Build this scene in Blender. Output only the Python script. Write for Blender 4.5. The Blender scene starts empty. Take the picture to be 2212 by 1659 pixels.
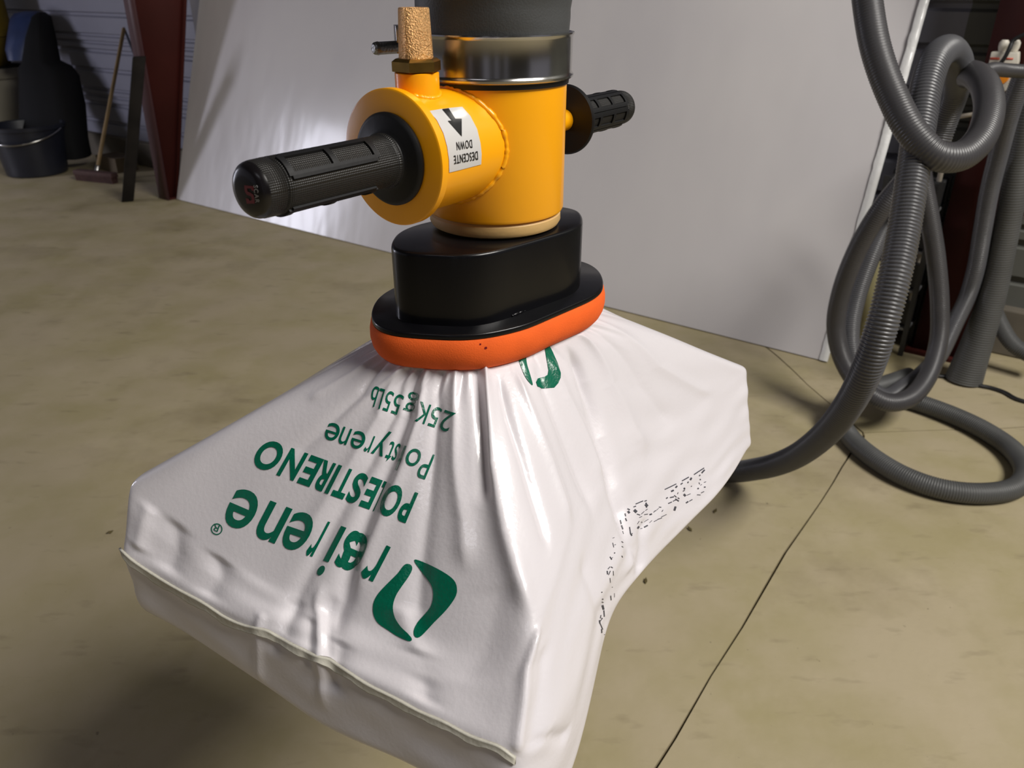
import bpy, bmesh, math, random
import numpy as np
from mathutils import Vector, Matrix
from mathutils.bvhtree import BVHTree
random.seed(7)
rng = np.random.RandomState(5)
scn = bpy.context.scene
C = scn.collection
# ------------------------------------------------------------------ camera
FPX, CX, CY, H, TH = 1700.0, 1106.0, 829.5, 1.2, math.radians(27)
CT, ST = math.cos(TH), math.sin(TH)
cd = bpy.data.cameras.new('camera'); cam = bpy.data.objects.new('camera', cd); C.objects.link(cam)
cam.location = (0, 0, H); cam.rotation_euler = (math.radians(90) - TH, 0, 0)
cd.sensor_width = 36.0; cd.lens = 36.0 * FPX / 2212.0
cd.clip_start = 0.05; cd.clip_end = 60
cd.dof.use_dof = True; cd.dof.focus_distance = 0.68; cd.dof.aperture_fstop = 13
scn.camera = cam
# ------------------------------------------------------------------ world, lights, exposure
world = bpy.data.worlds.new('world'); scn.world = world; world.use_nodes = True
wb = world.node_tree.nodes['Background']; wb.inputs[0].default_value = (0.79, 0.77, 0.90, 1); wb.inputs[1].default_value = 0.20
scn.view_settings.view_transform = 'Standard'; scn.view_settings.look = 'None'
scn.view_settings.exposure = 0.0; scn.view_settings.gamma = 1.0; scn.view_settings.use_curve_mapping = False


def area(name, loc, target, sx, sy, power, col):
    l = bpy.data.lights.new(name, 'AREA'); l.shape = 'RECTANGLE'; l.size = sx; l.size_y = sy
    l.energy = power; l.color = col
    o = bpy.data.objects.new(name, l); C.objects.link(o); o.location = loc
    o.rotation_euler = (Vector(target) - Vector(loc)).to_track_quat('-Z', 'Y').to_euler()
    return o


area('hall_lamp', (2.75, -0.55, 4.25), (0.2, 1.4, 0.4), 2.2, 1.5, 272, (1.0, 0.965, 0.91))
area('hall_lamp_rear', (-1.6, -2.6, 4.6), (-0.2, 2.4, 0.3), 1.6, 0.5, 10, (0.93, 0.92, 1.0))
area('daylight_door', (-6.2, 4.0, 1.15), (-1.2, 4.2, 0.8), 0.34, 1.9, 52, (0.86, 0.86, 1.0))

# ------------------------------------------------------------------ helpers
def ray(px, py):
    x = (px - CX) / FPX; y = (py - CY) / FPX
    return Vector((x, CT - y * ST, -y * CT - ST))


def W(px, py, z):
    return Vector((0, 0, H)) + ray(px, py) * z


def onU(px, py, u):
    d = ray(px, py); t = u / d.z
    return Vector((d.x * t, d.y * t, H + u))


def onfloor(px, py, h=0.0):
    return onU(px, py, h - H)


def onplane(px, py, p0, n):
    d = ray(px, py); o = Vector((0, 0, H))
    return o + d * ((Vector(p0) - o).dot(n) / d.dot(n))


def proj(v):
    X, Y, U = v[0], v[1], v[2] - H
    z = CT * Y - ST * U
    return CX + FPX * X / z, CY + FPX * (-CT * U - ST * Y) / z


def setp(o, label=None, cat=None, group=None, kind=None):
    if label: o['label'] = label
    if cat: o['category'] = cat
    if group: o['group'] = group
    if kind: o['kind'] = kind
    return o


def empty(name, loc, label, cat, group=None):
    o = bpy.data.objects.new(name, None); C.objects.link(o); o.location = loc
    o.empty_display_size = 0.02
    return setp(o, label, cat, group)


def link(name, me, mat, parent=None, smooth=True):
    o = bpy.data.objects.new(name, me); C.objects.link(o)
    if mat: me.materials.append(mat)
    if smooth:
        me.polygons.foreach_set('use_smooth', [True] * len(me.polygons))
    if parent:
        o.parent = parent; o.matrix_parent_inverse = Matrix.Identity(4)
        M = parent.location
        p = parent.parent
        off = Vector(M)
        while p: off += p.location; p = p.parent
        me.transform(Matrix.Translation(-off))
    return o


def mesh(name, verts, faces, mat, parent=None, smooth=True, sharp=None):
    me = bpy.data.meshes.new(name)
    me.from_pydata([tuple(v) for v in verts], [], faces)
    me.validate(); me.update()
    bm = bmesh.new(); bm.from_mesh(me); bmesh.ops.recalc_face_normals(bm, faces=bm.faces)
    if sharp:
        for e in bm.edges:
            if len(e.link_faces) == 2 and e.calc_face_angle(0) > sharp: e.smooth = False
    bm.to_mesh(me); bm.free()
    return link(name, me, mat, parent, smooth)


def bmobj(name, bm, mat, parent=None, smooth=True, bevel=0, seg=2, sharp=0.6):
    bmesh.ops.recalc_face_normals(bm, faces=bm.faces)
    if bevel:
        es = [e for e in bm.edges if len(e.link_faces) == 2 and e.calc_face_angle(0) > 0.5]
        bmesh.ops.bevel(bm, geom=es, offset=bevel, segments=seg, affect='EDGES', profile=0.5)
        bmesh.ops.recalc_face_normals(bm, faces=bm.faces)
    for e in bm.edges:
        if len(e.link_faces) == 2 and e.calc_face_angle(0) > sharp: e.smooth = False
    me = bpy.data.meshes.new(name); bm.to_mesh(me); bm.free()
    return link(name, me, mat, parent, smooth)


def box_bm(bm, c, ax, ay, az):
    """box from centre and three half vectors"""
    c = Vector(c); ax = Vector(ax); ay = Vector(ay); az = Vector(az)
    vs = [bm.verts.new(c + ax * i + ay * j + az * k) for i in (-1, 1) for j in (-1, 1) for k in (-1, 1)]
    for f in ((0, 1, 3, 2), (4, 6, 7, 5), (0, 4, 5, 1), (2, 3, 7, 6), (0, 2, 6, 4), (1, 5, 7, 3)):
        bm.faces.new([vs[i] for i in f])
    return bm


def frame(axis):
    a = Vector(axis).normalized()
    up = Vector((0, 0, 1)) if abs(a.z) < 0.9 else Vector((0, 1, 0))
    x = up.cross(a).normalized(); y = a.cross(x).normalized()
    return a, x, y


def lathe_data(profile, origin, axis, n=48, cap=True, phase=0.0):
    a, x, y = frame(axis); o = Vector(origin); vs = []; fs = []
    for s, r in profile:
        for k in range(n):
            p = 2 * math.pi * k / n + phase
            vs.append(o + a * s + (x * math.cos(p) + y * math.sin(p)) * r)
    m = len(profile)
    for i in range(m - 1):
        for k in range(n):
            k2 = (k + 1) % n
            fs.append((i * n + k, i * n + k2, (i + 1) * n + k2, (i + 1) * n + k))
    if cap:
        fs.append(tuple(range(n))); fs.append(tuple((m - 1) * n + k for k in range(n)))
    return vs, fs


def lathe(name, profile, origin, axis, mat, parent=None, n=48, cap=True, phase=0.0, sharp=0.6):
    vs, fs = lathe_data(profile, origin, axis, n, cap, phase)
    return mesh(name, vs, fs, mat, parent, True, sharp)


def catmull(pts, step):
    P = [Vector(p) for p in pts]
    P = [P[0] * 2 - P[1]] + P + [P[-1] * 2 - P[-2]]
    out = []
    for i in range(1, len(P) - 2):
        p0, p1, p2, p3 = P[i - 1], P[i], P[i + 1], P[i + 2]
        d1 = max((p1 - p0).length, 1e-5) ** .5; d2 = max((p2 - p1).length, 1e-5) ** .5; d3 = max((p3 - p2).length, 1e-5) ** .5
        n = max(8, int((p2 - p1).length / 0.004))
        t0 = 0; t1 = d1; t2 = t1 + d2; t3 = t2 + d3
        for k in range(n):
            t = t1 + (t2 - t1) * k / n
            A1 = p0 * ((t1 - t) / (t1 - t0)) + p1 * ((t - t0) / (t1 - t0))
            A2 = p1 * ((t2 - t) / (t2 - t1)) + p2 * ((t - t1) / (t2 - t1))
            A3 = p2 * ((t3 - t) / (t3 - t2)) + p3 * ((t - t2) / (t3 - t2))
            B1 = A1 * ((t2 - t) / (t2 - t0)) + A2 * ((t - t0) / (t2 - t0))
            B2 = A2 * ((t3 - t) / (t3 - t1)) + A3 * ((t - t1) / (t3 - t1))
            out.append(B1 * ((t2 - t) / (t2 - t1)) + B2 * ((t - t1) / (t2 - t1)))
    out.append(P[-2])
    A = np.array([tuple(v) for v in out]); d = np.r_[0, np.cumsum(np.linalg.norm(np.diff(A, axis=0), axis=1))]
    m = max(3, int(d[-1] / step)); s = np.linspace(0, d[-1], m)
    return np.stack([np.interp(s, d, A[:, k]) for k in range(3)], 1), s


def tube(name, pts, r, mat, parent=None, step=0.01, seg=16, rib=None, amp=0.0, rfun=None):
    if rib: step = rib / 4.0
    P, s = catmull(pts, step)
    n = len(P); T = np.gradient(P, axis=0); T /= np.linalg.norm(T, axis=1)[:, None]
    N = np.zeros_like(P); v = np.cross(T[0], [0.13, 0.3, 0.95]); v /= np.linalg.norm(v); N[0] = v
    for i in range(1, n):
        v = N[i - 1] - T[i] * np.dot(N[i - 1], T[i]); N[i] = v / np.linalg.norm(v)
    B = np.cross(T, N)
    R = np.full(n, r)
    if rib: R = r + amp * np.array([(-1, 0.2, 1, 0.2)[i % 4] for i in range(n)])
    if rfun: R = R * np.array([rfun(i / (n - 1)) for i in range(n)])
    ph = np.linspace(0, 2 * np.pi, seg, endpoint=False)
    V = P[:, None, :] + R[:, None, None] * (np.cos(ph)[None, :, None] * N[:, None, :] + np.sin(ph)[None, :, None] * B[:, None, :])
    V = V.reshape(-1, 3)
    i = np.arange(n - 1)[:, None] * seg; k = np.arange(seg)[None, :]; k2 = (k + 1) % seg
    F = np.stack([i + k, i + k2, i + seg + k2, i + seg + k], -1).reshape(-1, 4)
    faces = [tuple(f) for f in F.tolist()] + [tuple(range(seg))[::-1], tuple(range((n - 1) * seg, n * seg))]
    me = bpy.data.meshes.new(name); me.from_pydata(V.tolist(), [], faces); me.update()
    return link(name, me, mat, parent, True)


# ------------------------------------------------------------------ materials
def mat(name, col, rough=0.5, metal=0.0, coat=0.0, var=0.0, scale=8.0, bump=0.0, bscale=60.0, spec=0.5, col2=None, coat_rough=0.1, detail=6.0):
    m = bpy.data.materials.new(name); m.use_nodes = True
    nt = m.node_tree; b = nt.nodes['Principled BSDF']
    b.inputs['Base Color'].default_value = (*col, 1); b.inputs['Roughness'].default_value = rough
    b.inputs['Metallic'].default_value = metal; b.inputs['Coat Weight'].default_value = coat
    b.inputs['Coat Roughness'].default_value = coat_rough; b.inputs['Specular IOR Level'].default_value = spec
    tc = nt.nodes.new('ShaderNodeTexCoord')
    if var or col2:
        nz = nt.nodes.new('ShaderNodeTexNoise'); nz.inputs['Scale'].default_value = scale; nz.inputs['Detail'].default_value = detail
        nt.links.new(tc.outputs['Object'], nz.inputs['Vector'])
        rp = nt.nodes.new('ShaderNodeValToRGB')
        c2 = col2 or tuple(c * (1 - var) for c in col)
        rp.color_ramp.elements[0].color = (*c2, 1); rp.color_ramp.elements[1].color = (*col, 1)
        rp.color_ramp.elements[0].position = 0.35; rp.color_ramp.elements[1].position = 0.65
        nt.links.new(nz.outputs['Fac'], rp.inputs['Fac']); nt.links.new(rp.outputs['Color'], b.inputs['Base Color'])
    if bump:
        n2 = nt.nodes.new('ShaderNodeTexNoise'); n2.inputs['Scale'].default_value = bscale; n2.inputs['Detail'].default_value = 4
        nt.links.new(tc.outputs['Object'], n2.inputs['Vector'])
        bp = nt.nodes.new('ShaderNodeBump'); bp.inputs['Strength'].default_value = bump; bp.inputs['Distance'].default_value = 0.002
        nt.links.new(n2.outputs['Fac'], bp.inputs['Height']); nt.links.new(bp.outputs['Normal'], b.inputs['Normal'])
    return m


M = {}
M['yellow'] = mat('yellow_paint', (1.0, 0.42, 0.0), 0.38, coat=0.25, coat_rough=0.12, bump=0.06, bscale=90)
M['black_paint'] = mat('black_gloss_paint', (0.003, 0.003, 0.004), 0.3, coat=0.2, spec=0.3, coat_rough=0.10, bump=0.04, bscale=70)
M['orange_foam'] = mat('orange_foam', (0.90, 0.135, 0.018), 0.85, bump=0.18, bscale=900, var=0.1, scale=40, spec=0.3)
M['steel'] = mat('polished_steel', (0.50, 0.49, 0.475), 0.2, metal=1.0, bump=0.03, bscale=40)
M['zinc'] = mat('zinc_steel', (0.32, 0.32, 0.32), 0.32, metal=1.0, bump=0.4, bscale=500)
M['brass'] = mat('dark_brass', (0.50, 0.32, 0.09), 0.3, metal=1.0, var=0.3, scale=60)
M['bronze'] = mat('sintered_bronze', (0.95, 0.55, 0.24), 0.33, metal=0.85, bump=1.0, bscale=900, var=0.25, scale=700)
M['rubber'] = mat('black_rubber', (0.007, 0.007, 0.008), 0.5, spec=0.35, bump=0.05, bscale=200)
M['cap'] = mat('smooth_black_cap', (0.006, 0.005, 0.006), 0.25)
M['hose_black'] = mat('grey_black_sleeve', (0.055, 0.057, 0.058), 0.55, bump=0.15, bscale=700, var=0.15, scale=10)
M['ring'] = mat('beige_bearing_ring', (0.62, 0.40, 0.16), 0.55, bump=0.1, bscale=200)
M['sticker'] = mat('white_sticker', (0.60, 0.59, 0.585), 0.3, coat=0.3)
M['ink'] = mat('black_ink', (0.01, 0.01, 0.011), 0.3)
M['green'] = mat('green_ink', (0.0, 0.13, 0.072), 0.25, coat=0.4, var=0.12, scale=260, bump=0.2, bscale=500)
M['dots'] = mat('dot_matrix_ink', (0.06, 0.06, 0.075), 0.5)
M['red_ink'] = mat('red_ink', (0.16, 0.005, 0.012), 0.35)
M['grey_ink'] = mat('grey_white_ink', (0.28, 0.28, 0.28), 0.4)
M['hose'] = mat('grey_pvc_hose', (0.085, 0.085, 0.092), 0.38, coat=0.15, var=0.12, scale=12)
M['hose_dark'] = mat('dark_grey_pvc_hose', (0.052, 0.050, 0.054), 0.42, coat=0.1, var=0.12, scale=12)
M['hose_old'] = mat('dull_grey_hose', (0.085, 0.086, 0.085), 0.5, var=0.2, scale=9)
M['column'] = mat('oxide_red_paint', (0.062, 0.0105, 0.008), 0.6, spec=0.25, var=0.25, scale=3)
M['column_lit'] = mat('lit_red_paint', (0.085, 0.035, 0.040), 0.5, var=0.2, scale=3)  # same column red made paler, light on the flange put into the colour
M['clad'] = mat('grey_cladding', (0.26, 0.26, 0.315), 0.45, metal=0.0, var=0.12, scale=2)
M['clad_r'] = mat('grey_green_cladding', (0.13, 0.132, 0.118), 0.5, var=0.25, scale=3)
M['kerb'] = mat('concrete_kerb', (0.15, 0.13, 0.10), 0.85, var=0.3, scale=6)
M['joint'] = mat('floor_joint_dirt', (0.10, 0.08, 0.045), 0.9)
M['navy'] = mat('navy_plastic', (0.013, 0.015, 0.026), 0.4, var=0.3, scale=6)
M['drum'] = mat('mustard_plastic', (0.15, 0.10, 0.008), 0.5, var=0.2, scale=4)
M['blue'] = mat('blue_plastic_sheet', (0.018, 0.032, 0.10), 0.5, var=0.3, scale=7, bump=0.4, bscale=12)
M['bin'] = mat('grey_beige_plastic', (0.2, 0.185, 0.145), 0.55, var=0.12, scale=4)
M['tarp'] = mat('black_sheet', (0.008, 0.008, 0.009), 0.75, spec=0.15, bump=0.4, bscale=14)
M['wood'] = mat('pale_broom_wood', (0.30, 0.20, 0.085), 0.6, var=0.25, scale=12)
M['darkwood'] = mat('dark_timber', (0.018, 0.015, 0.013), 0.75, spec=0.2, var=0.4, scale=9)
M['brushred'] = mat('brown_red_bristle', (0.085, 0.04, 0.035), 0.8, var=0.3, scale=30)
M['card'] = mat('brown_cardboard', (0.13, 0.095, 0.055), 0.8, var=0.15, scale=8)
M['cable_blue'] = mat('blue_grey_cable', (0.05, 0.055, 0.09), 0.5)
M['cable'] = mat('black_cable', (0.012, 0.012, 0.013), 0.5)
M['conduit'] = mat('cream_conduit', (0.42, 0.37, 0.30), 0.5, var=0.1, scale=9)
M['white'] = mat('cream_white_plastic', (0.62, 0.58, 0.50), 0.45)
M['orange'] = mat('orange_plastic', (0.75, 0.24, 0.01), 0.4)
M['stripe'] = mat('red_stripe', (0.55, 0.08, 0.04), 0.5)
M['pale'] = mat('pale_yellow_plastic', (0.30, 0.27, 0.14), 0.45, var=0.12, scale=8)
M['red'] = mat('red_plastic', (0.45, 0.01, 0.02), 0.4)
M['rack'] = mat('dark_rack_metal', (0.03, 0.03, 0.032), 0.5, var=0.3, scale=9)
M['rackedge'] = mat('grey_shelf_edge', (0.16, 0.16, 0.165), 0.45)
M['shade_band'] = mat('grey_brown_shade', (0.15, 0.135, 0.135), 0.6, var=0.1, scale=3)  # brown grey tone of the shaded band, painted on
M['hallwall'] = mat('dark_hall_wall', (0.10, 0.095, 0.085), 0.7, var=0.2, scale=1)
M['leaf'] = mat('dry_leaf', (0.13, 0.10, 0.03), 0.8, var=0.3, scale=90)
M['film'] = mat('crumpled_edge_film', (0.78, 0.78, 0.78), 0.25, coat=0.5, bump=1.0, bscale=45)

# polythene sack
def sack_mat():
    m = mat('white_polythene', (0.70, 0.668, 0.70), 0.42, coat=0.5, coat_rough=0.05)
    nt = m.node_tree; b = nt.nodes['Principled BSDF']; N = nt.nodes.new; L = nt.links.new
    tc = N('ShaderNodeTexCoord')
    b.inputs['Subsurface Weight'].default_value = 0.0
    n1 = N('ShaderNodeTexNoise'); n1.inputs['Scale'].default_value = 26; n1.inputs['Detail'].default_value = 3
    n2 = N('ShaderNodeTexNoise'); n2.inputs['Scale'].default_value = 260; n2.inputs['Detail'].default_value = 2
    L(tc.outputs['Object'], n1.inputs['Vector']); L(tc.outputs['Object'], n2.inputs['Vector'])
    b1 = N('ShaderNodeBump'); b1.inputs['Strength'].default_value = 0.10; b1.inputs['Distance'].default_value = 0.003
    b2 = N('ShaderNodeBump'); b2.inputs['Strength'].default_value = 0.3; b2.inputs['Distance'].default_value = 0.0006
    L(n1.outputs['Fac'], b1.inputs['Height']); L(n2.outputs['Fac'], b2.inputs['Height'])
    L(b1.outputs['Normal'], b2.inputs['Normal']); L(b2.outputs['Normal'], b.inputs['Normal'])
    L(b2.outputs['Normal'], b.inputs['Coat Normal'])
    return m


M['sack'] = sack_mat()
M['seam'] = mat('cream_seam_tape', (0.52, 0.50, 0.43), 0.55, bump=0.3, bscale=160)


def floor_mat():
    m = mat('worn_concrete', (0.36, 0.32, 0.2), 0.6)
    nt = m.node_tree; b = nt.nodes['Principled BSDF']; N = nt.nodes.new; L = nt.links.new
    g = N('ShaderNodeNewGeometry')
    def noise(scale, det, rough=0.55, lo=0.35, hi=0.65, stretch=None):
        n = N('ShaderNodeTexNoise'); n.inputs['Scale'].default_value = scale; n.inputs['Detail'].default_value = det
        n.inputs['Roughness'].default_value = rough
        if stretch:
            mp = N('ShaderNodeMapping'); mp.inputs['Scale'].default_value = stretch; mp.inputs['Rotation'].default_value = (0, 0, 0.6)
            L(g.outputs['Position'], mp.inputs['Vector']); L(mp.outputs['Vector'], n.inputs['Vector'])
        else:
            L(g.outputs['Position'], n.inputs['Vector'])
        r = N('ShaderNodeMapRange'); r.inputs['From Min'].default_value = lo; r.inputs['From Max'].default_value = hi
        L(n.outputs['Fac'], r.inputs['Value']); return r.outputs['Result']
    def mix(a, bcol, fac, amount=1.0):
        x = N('ShaderNodeMix'); x.data_type = 'RGBA'
        mu = N('ShaderNodeMath'); mu.operation = 'MULTIPLY'; mu.inputs[1].default_value = amount; L(fac, mu.inputs[0])
        L(mu.outputs[0], x.inputs['Factor'])
        if isinstance(a, tuple): x.inputs['A'].default_value = (*a, 1)
        else: L(a, x.inputs['A'])
        x.inputs['B'].default_value = (*bcol, 1)
        return x.outputs['Result']
    c = mix((0.44, 0.37, 0.245), (0.375, 0.32, 0.175), noise(3.0, 4))
    c = mix(c, (0.46, 0.385, 0.26), noise(7.0, 5, lo=0.45, hi=0.75), 0.7)
    c = mix(c, (0.22, 0.175, 0.10), noise(1.7, 6, 0.62, 0.54, 0.72), 0.6)
    c = mix(c, (0.19, 0.15, 0.09), noise(9, 4, 0.5, 0.60, 0.78, (1, 3.0, 1)), 0.45)
    c = mix(c, (0.10, 0.08, 0.05), noise(60, 2, 0.5, 0.74, 0.80), 0.6)
    L(c, b.inputs['Base Color'])
    rr = N('ShaderNodeMapRange'); rr.inputs['To Min'].default_value = 0.42; rr.inputs['To Max'].default_value = 0.7
    L(noise(4, 4), rr.inputs['Value']); L(rr.outputs['Result'], b.inputs['Roughness'])
    nb = N('ShaderNodeTexNoise'); nb.inputs['Scale'].default_value = 45; nb.inputs['Detail'].default_value = 6; L(g.outputs['Position'], nb.inputs['Vector'])
    bp = N('ShaderNodeBump'); bp.inputs['Strength'].default_value = 0.25; bp.inputs['Distance'].default_value = 0.004
    L(nb.outputs['Fac'], bp.inputs['Height']); L(bp.outputs['Normal'], b.inputs['Normal'])
    return m


M['floor'] = floor_mat()


def panel_mat():
    m = mat('glossy_white_sheet', (0.68, 0.652, 0.655), 0.28, coat=0.5, coat_rough=0.15, col2=(0.63, 0.605, 0.62), scale=1.3, detail=3)
    nt = m.node_tree; b = nt.nodes['Principled BSDF']; N = nt.nodes.new; L = nt.links.new
    tc = N('ShaderNodeTexCoord'); n = N('ShaderNodeTexNoise'); n.inputs['Scale'].default_value = 2.2; n.inputs['Detail'].default_value = 3
    mp = N('ShaderNodeMapping'); mp.inputs['Scale'].default_value = (1, 1, 0.25)
    L(tc.outputs['Object'], mp.inputs['Vector']); L(mp.outputs['Vector'], n.inputs['Vector'])
    bp = N('ShaderNodeBump'); bp.inputs['Strength'].default_value = 0.35; bp.inputs['Distance'].default_value = 0.03
    L(n.outputs['Fac'], bp.inputs['Height']); L(bp.outputs['Normal'], b.inputs['Normal']); L(bp.outputs['Normal'], b.inputs['Coat Normal'])
    return m


M['panel'] = panel_mat()


def grip_mat():
    m = mat('knurled_black_rubber', (0.014, 0.013, 0.012), 0.42, spec=0.4)
    nt = m.node_tree; b = nt.nodes['Principled BSDF']; N = nt.nodes.new; L = nt.links.new
    uv = N('ShaderNodeUVMap'); uv.uv_map = 'UVMap'; sp = N('ShaderNodeSeparateXYZ'); L(uv.outputs['UV'], sp.inputs[0])
    def op(o, a, bb):
        n = N('ShaderNodeMath'); n.operation = o
        for i, v in enumerate((a, bb)):
            if v is None: continue
            if isinstance(v, (int, float)): n.inputs[i].default_value = v
            else: L(v, n.inputs[i])
        return n.outputs[0]
    k = 2 * math.pi / 0.0030
    a = op('SINE', op('MULTIPLY', op('ADD', sp.outputs[0], sp.outputs[1]), k), None)
    c = op('SINE', op('MULTIPLY', op('SUBTRACT', sp.outputs[0], sp.outputs[1]), k), None)
    h = op('MULTIPLY', a, c)
    bp = N('ShaderNodeBump'); bp.inputs['Strength'].default_value = 0.55; bp.inputs['Distance'].default_value = 0.0005
    L(h, bp.inputs['Height']); L(bp.outputs['Normal'], b.inputs['Normal'])
    return m


M['grip'] = grip_mat()

# ------------------------------------------------------------------ flat print laid on a surface
ORG = Vector((0, 0, H))


def decal(name, polys, bvh, m, parent, off=0.0004, grid=5.0):
    """polys: list of (verts2d, faces) in photograph coordinates, laid on the surface that stands there"""
    bm = bmesh.new()
    for vs, fs in polys:
        bv = [bm.verts.new((x, y, 0)) for x, y in vs]
        for f in fs:
            try: bm.faces.new([bv[i] for i in f])
            except ValueError: pass
    bm.normal_update()
    bmesh.ops.triangulate(bm, faces=[f for f in bm.faces if len(f.verts) > 4], ngon_method='EAR_CLIP')
    xs = [v.co.x for v in bm.verts]; ys = [v.co.y for v in bm.verts]
    for lo, hi, nrm in ((min(xs), max(xs), (1, 0, 0)), (min(ys), max(ys), (0, 1, 0))):
        n = int((hi - lo) / grid)
        for k in range(1, n + 1):
            t = lo + (hi - lo) * k / (n + 1)
            bmesh.ops.bisect_plane(bm, geom=bm.verts[:] + bm.edges[:] + bm.faces[:], plane_co=(t, t, 0), plane_no=nrm)
    dead = []
    for v in bm.verts:
        d = ray(v.co.x, v.co.y).normalized()
        hit, nrm, idx, dist = bvh.ray_cast(ORG, d)
        if hit is None: dead.append(v); continue
        if nrm.dot(d) > 0: nrm = -nrm
        v.co = hit + nrm * off
    if dead: bmesh.ops.delete(bm, geom=dead, context='VERTS')
    for f in bm.faces:
        f.normal_update()
        if f.normal.dot(f.calc_center_median() - ORG) > 0: f.normal_flip()
    me = bpy.data.meshes.new(name); bm.to_mesh(me); bm.free()
    return link(name, me, m, parent, True)


def glyph(ch, offset=0.0):
    cu = bpy.data.curves.new('g', 'FONT'); cu.body = ch; cu.size = 1; cu.offset = offset; cu.resolution_u = 6
    o = bpy.data.objects.new('g', cu); C.objects.link(o)
    dg = bpy.context.evaluated_depsgraph_get(); dg.update()
    me = bpy.data.meshes.new_from_object(o.evaluated_get(dg))
    vs = [(v.co.x, v.co.y) for v in me.vertices]; fs = [tuple(p.vertices) for p in me.polygons]
    bpy.data.objects.remove(o); bpy.data.curves.remove(cu); bpy.data.meshes.remove(me)
    return vs, fs


XH = max(v[1] for v in glyph('x')[0]); CH = max(v[1] for v in glyph('H')[0])


def place_glyph(ch, b0, b1, up, ref, offset=0.0):
    vs, fs = glyph(ch, offset)
    x0 = min(v[0] for v in vs); x1 = max(v[0] for v in vs)
    out = []
    for x, y in vs:
        t = (x - x0) / (x1 - x0); k = y / ref
        out.append((b0[0] + (b1[0] - b0[0]) * t + up[0] * k, b0[1] + (b1[1] - b0[1]) * t + up[1] * k))
    return out, fs


def line_glyphs(items, p0, p1, up0, up1, ref, offset=0.0):
    """items: (char, x_start, x_end) with baseline on the line p0-p1"""
    out = []
    for ch, xa, xb in items:
        ta = (xa - p0[0]) / (p1[0] - p0[0]); tb = (xb - p0[0]) / (p1[0] - p0[0]); tm = (ta + tb) / 2
        ya = p0[1] + (p1[1] - p0[1]) * ta; yb = p0[1] + (p1[1] - p0[1]) * tb
        up = (up0[0] + (up1[0] - up0[0]) * tm, up0[1] + (up1[1] - up0[1]) * tm)
        out.append(place_glyph(ch, (xa, ya), (xb, yb), up, ref, offset))
    return out


def smooth_poly(pts, n=6):
    P = [Vector((x, y)) for x, y in pts]; out = []
    m = len(P)
    for i in range(m):
        a, b, c, d = P[i - 1], P[i], P[(i + 1) % m], P[(i + 2) % m]
        for k in range(n):
            t = k / n
            out.append(tuple(0.5 * ((2 * b) + (c - a) * t + (2 * a - 5 * b + 4 * c - d) * t * t + (3 * b - a - 3 * c + d) * t ** 3)))
    return out, [tuple(range(len(out)))]


# ================================================================== SETTING
P1 = onfloor(378, 432); P2 = onfloor(1780, 785)
EW = (P2 - P1); LP = EW.length; EW.normalize()
NW = Vector((-EW.y, EW.x, 0)); UP = Vector((0, 0, 1))
if NW.y < 0: NW = -NW


def WL(a, b, h):
    return P1 + EW * a + NW * b + UP * h


# floor: three slabs meeting at a point, dark joint bed below
K = onfloor(1865, 935)
dA = (onfloor(1410, 1659) - K).normalized(); dB = (onfloor(1670, 765) - K).normalized(); dC = (onfloor(2040, 928) - K).normalized()
fl = mesh('floor', [(-12, -6, -0.012), (12, -6, -0.012), (12, 12, -0.012), (-12, 12, -0.012)], [(0, 1, 2, 3)], M['joint'], None, False)
setp(fl, kind='structure')


def joint_line(d, side, n=40, length=9.0, seed=0, gap=0.0024):
    """wobbly joint edge from K outwards, offset to one side"""
    r = random.Random(seed); nrm = Vector((-d.y, d.x, 0)); pts = []
    for i in range(n + 1):
        t = length * (i / n) ** 1.6
        wob = 0.004 * math.sin(t * 5.1 + seed) + 0.003 * math.sin(t * 13 + seed * 2) + 0.0015 * math.sin(t * 41)
        g = gap * (1 + 0.5 * math.sin(t * 9 + seed + side))
        pts.append(K + d * t + nrm * (wob + side * g))
    return pts


def slab(da, sa, db, sb):
    A = joint_line(da, 1, seed=sa); B = joint_line(db, -1, seed=sb)
    aa = math.atan2(da.y, da.x); ab = math.atan2(db.y, db.x)
    while ab < aa: ab += 2 * math.pi
    mid = (aa + ab) / 2
    far = [K + Vector((math.cos(aa + (ab - aa) * q), math.sin(aa + (ab - aa) * q), 0)) * 9.6 for q in (0.2, 0.5, 0.8)]
    k0 = K + Vector((math.cos(mid), math.sin(mid), 0)) * 0.004
    ring = [k0] + A[1:] + far + B[1:][::-1]
    bm = bmesh.new(); vs = [bm.verts.new(p) for p in ring]; f = bm.faces.new(vs)
    if f.calc_area() and f.normal.z < 0: f.normal_flip()
    f.normal_update()
    if f.normal.z < 0: f.normal_flip()
    r = bmesh.ops.extrude_face_region(bm, geom=[f])
    for v in [g for g in r['geom'] if isinstance(g, bmesh.types.BMVert)]: v.co.z = -0.012
    f2 = [g for g in bm.faces if abs(g.calc_center_median().z) < 1e-5]
    bmesh.ops.triangulate(bm, faces=f2, ngon_method='EAR_CLIP')
    bmesh.ops.recalc_face_normals(bm, faces=bm.faces)
    me = bpy.data.meshes.new('slab'); bm.to_mesh(me); bm.free()
    link('slab', me, M['floor'], fl, False)


slab(dC, 3, dB, 2); slab(dB, 2, dA, 1); slab(dA, 1, dC, 3)

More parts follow.
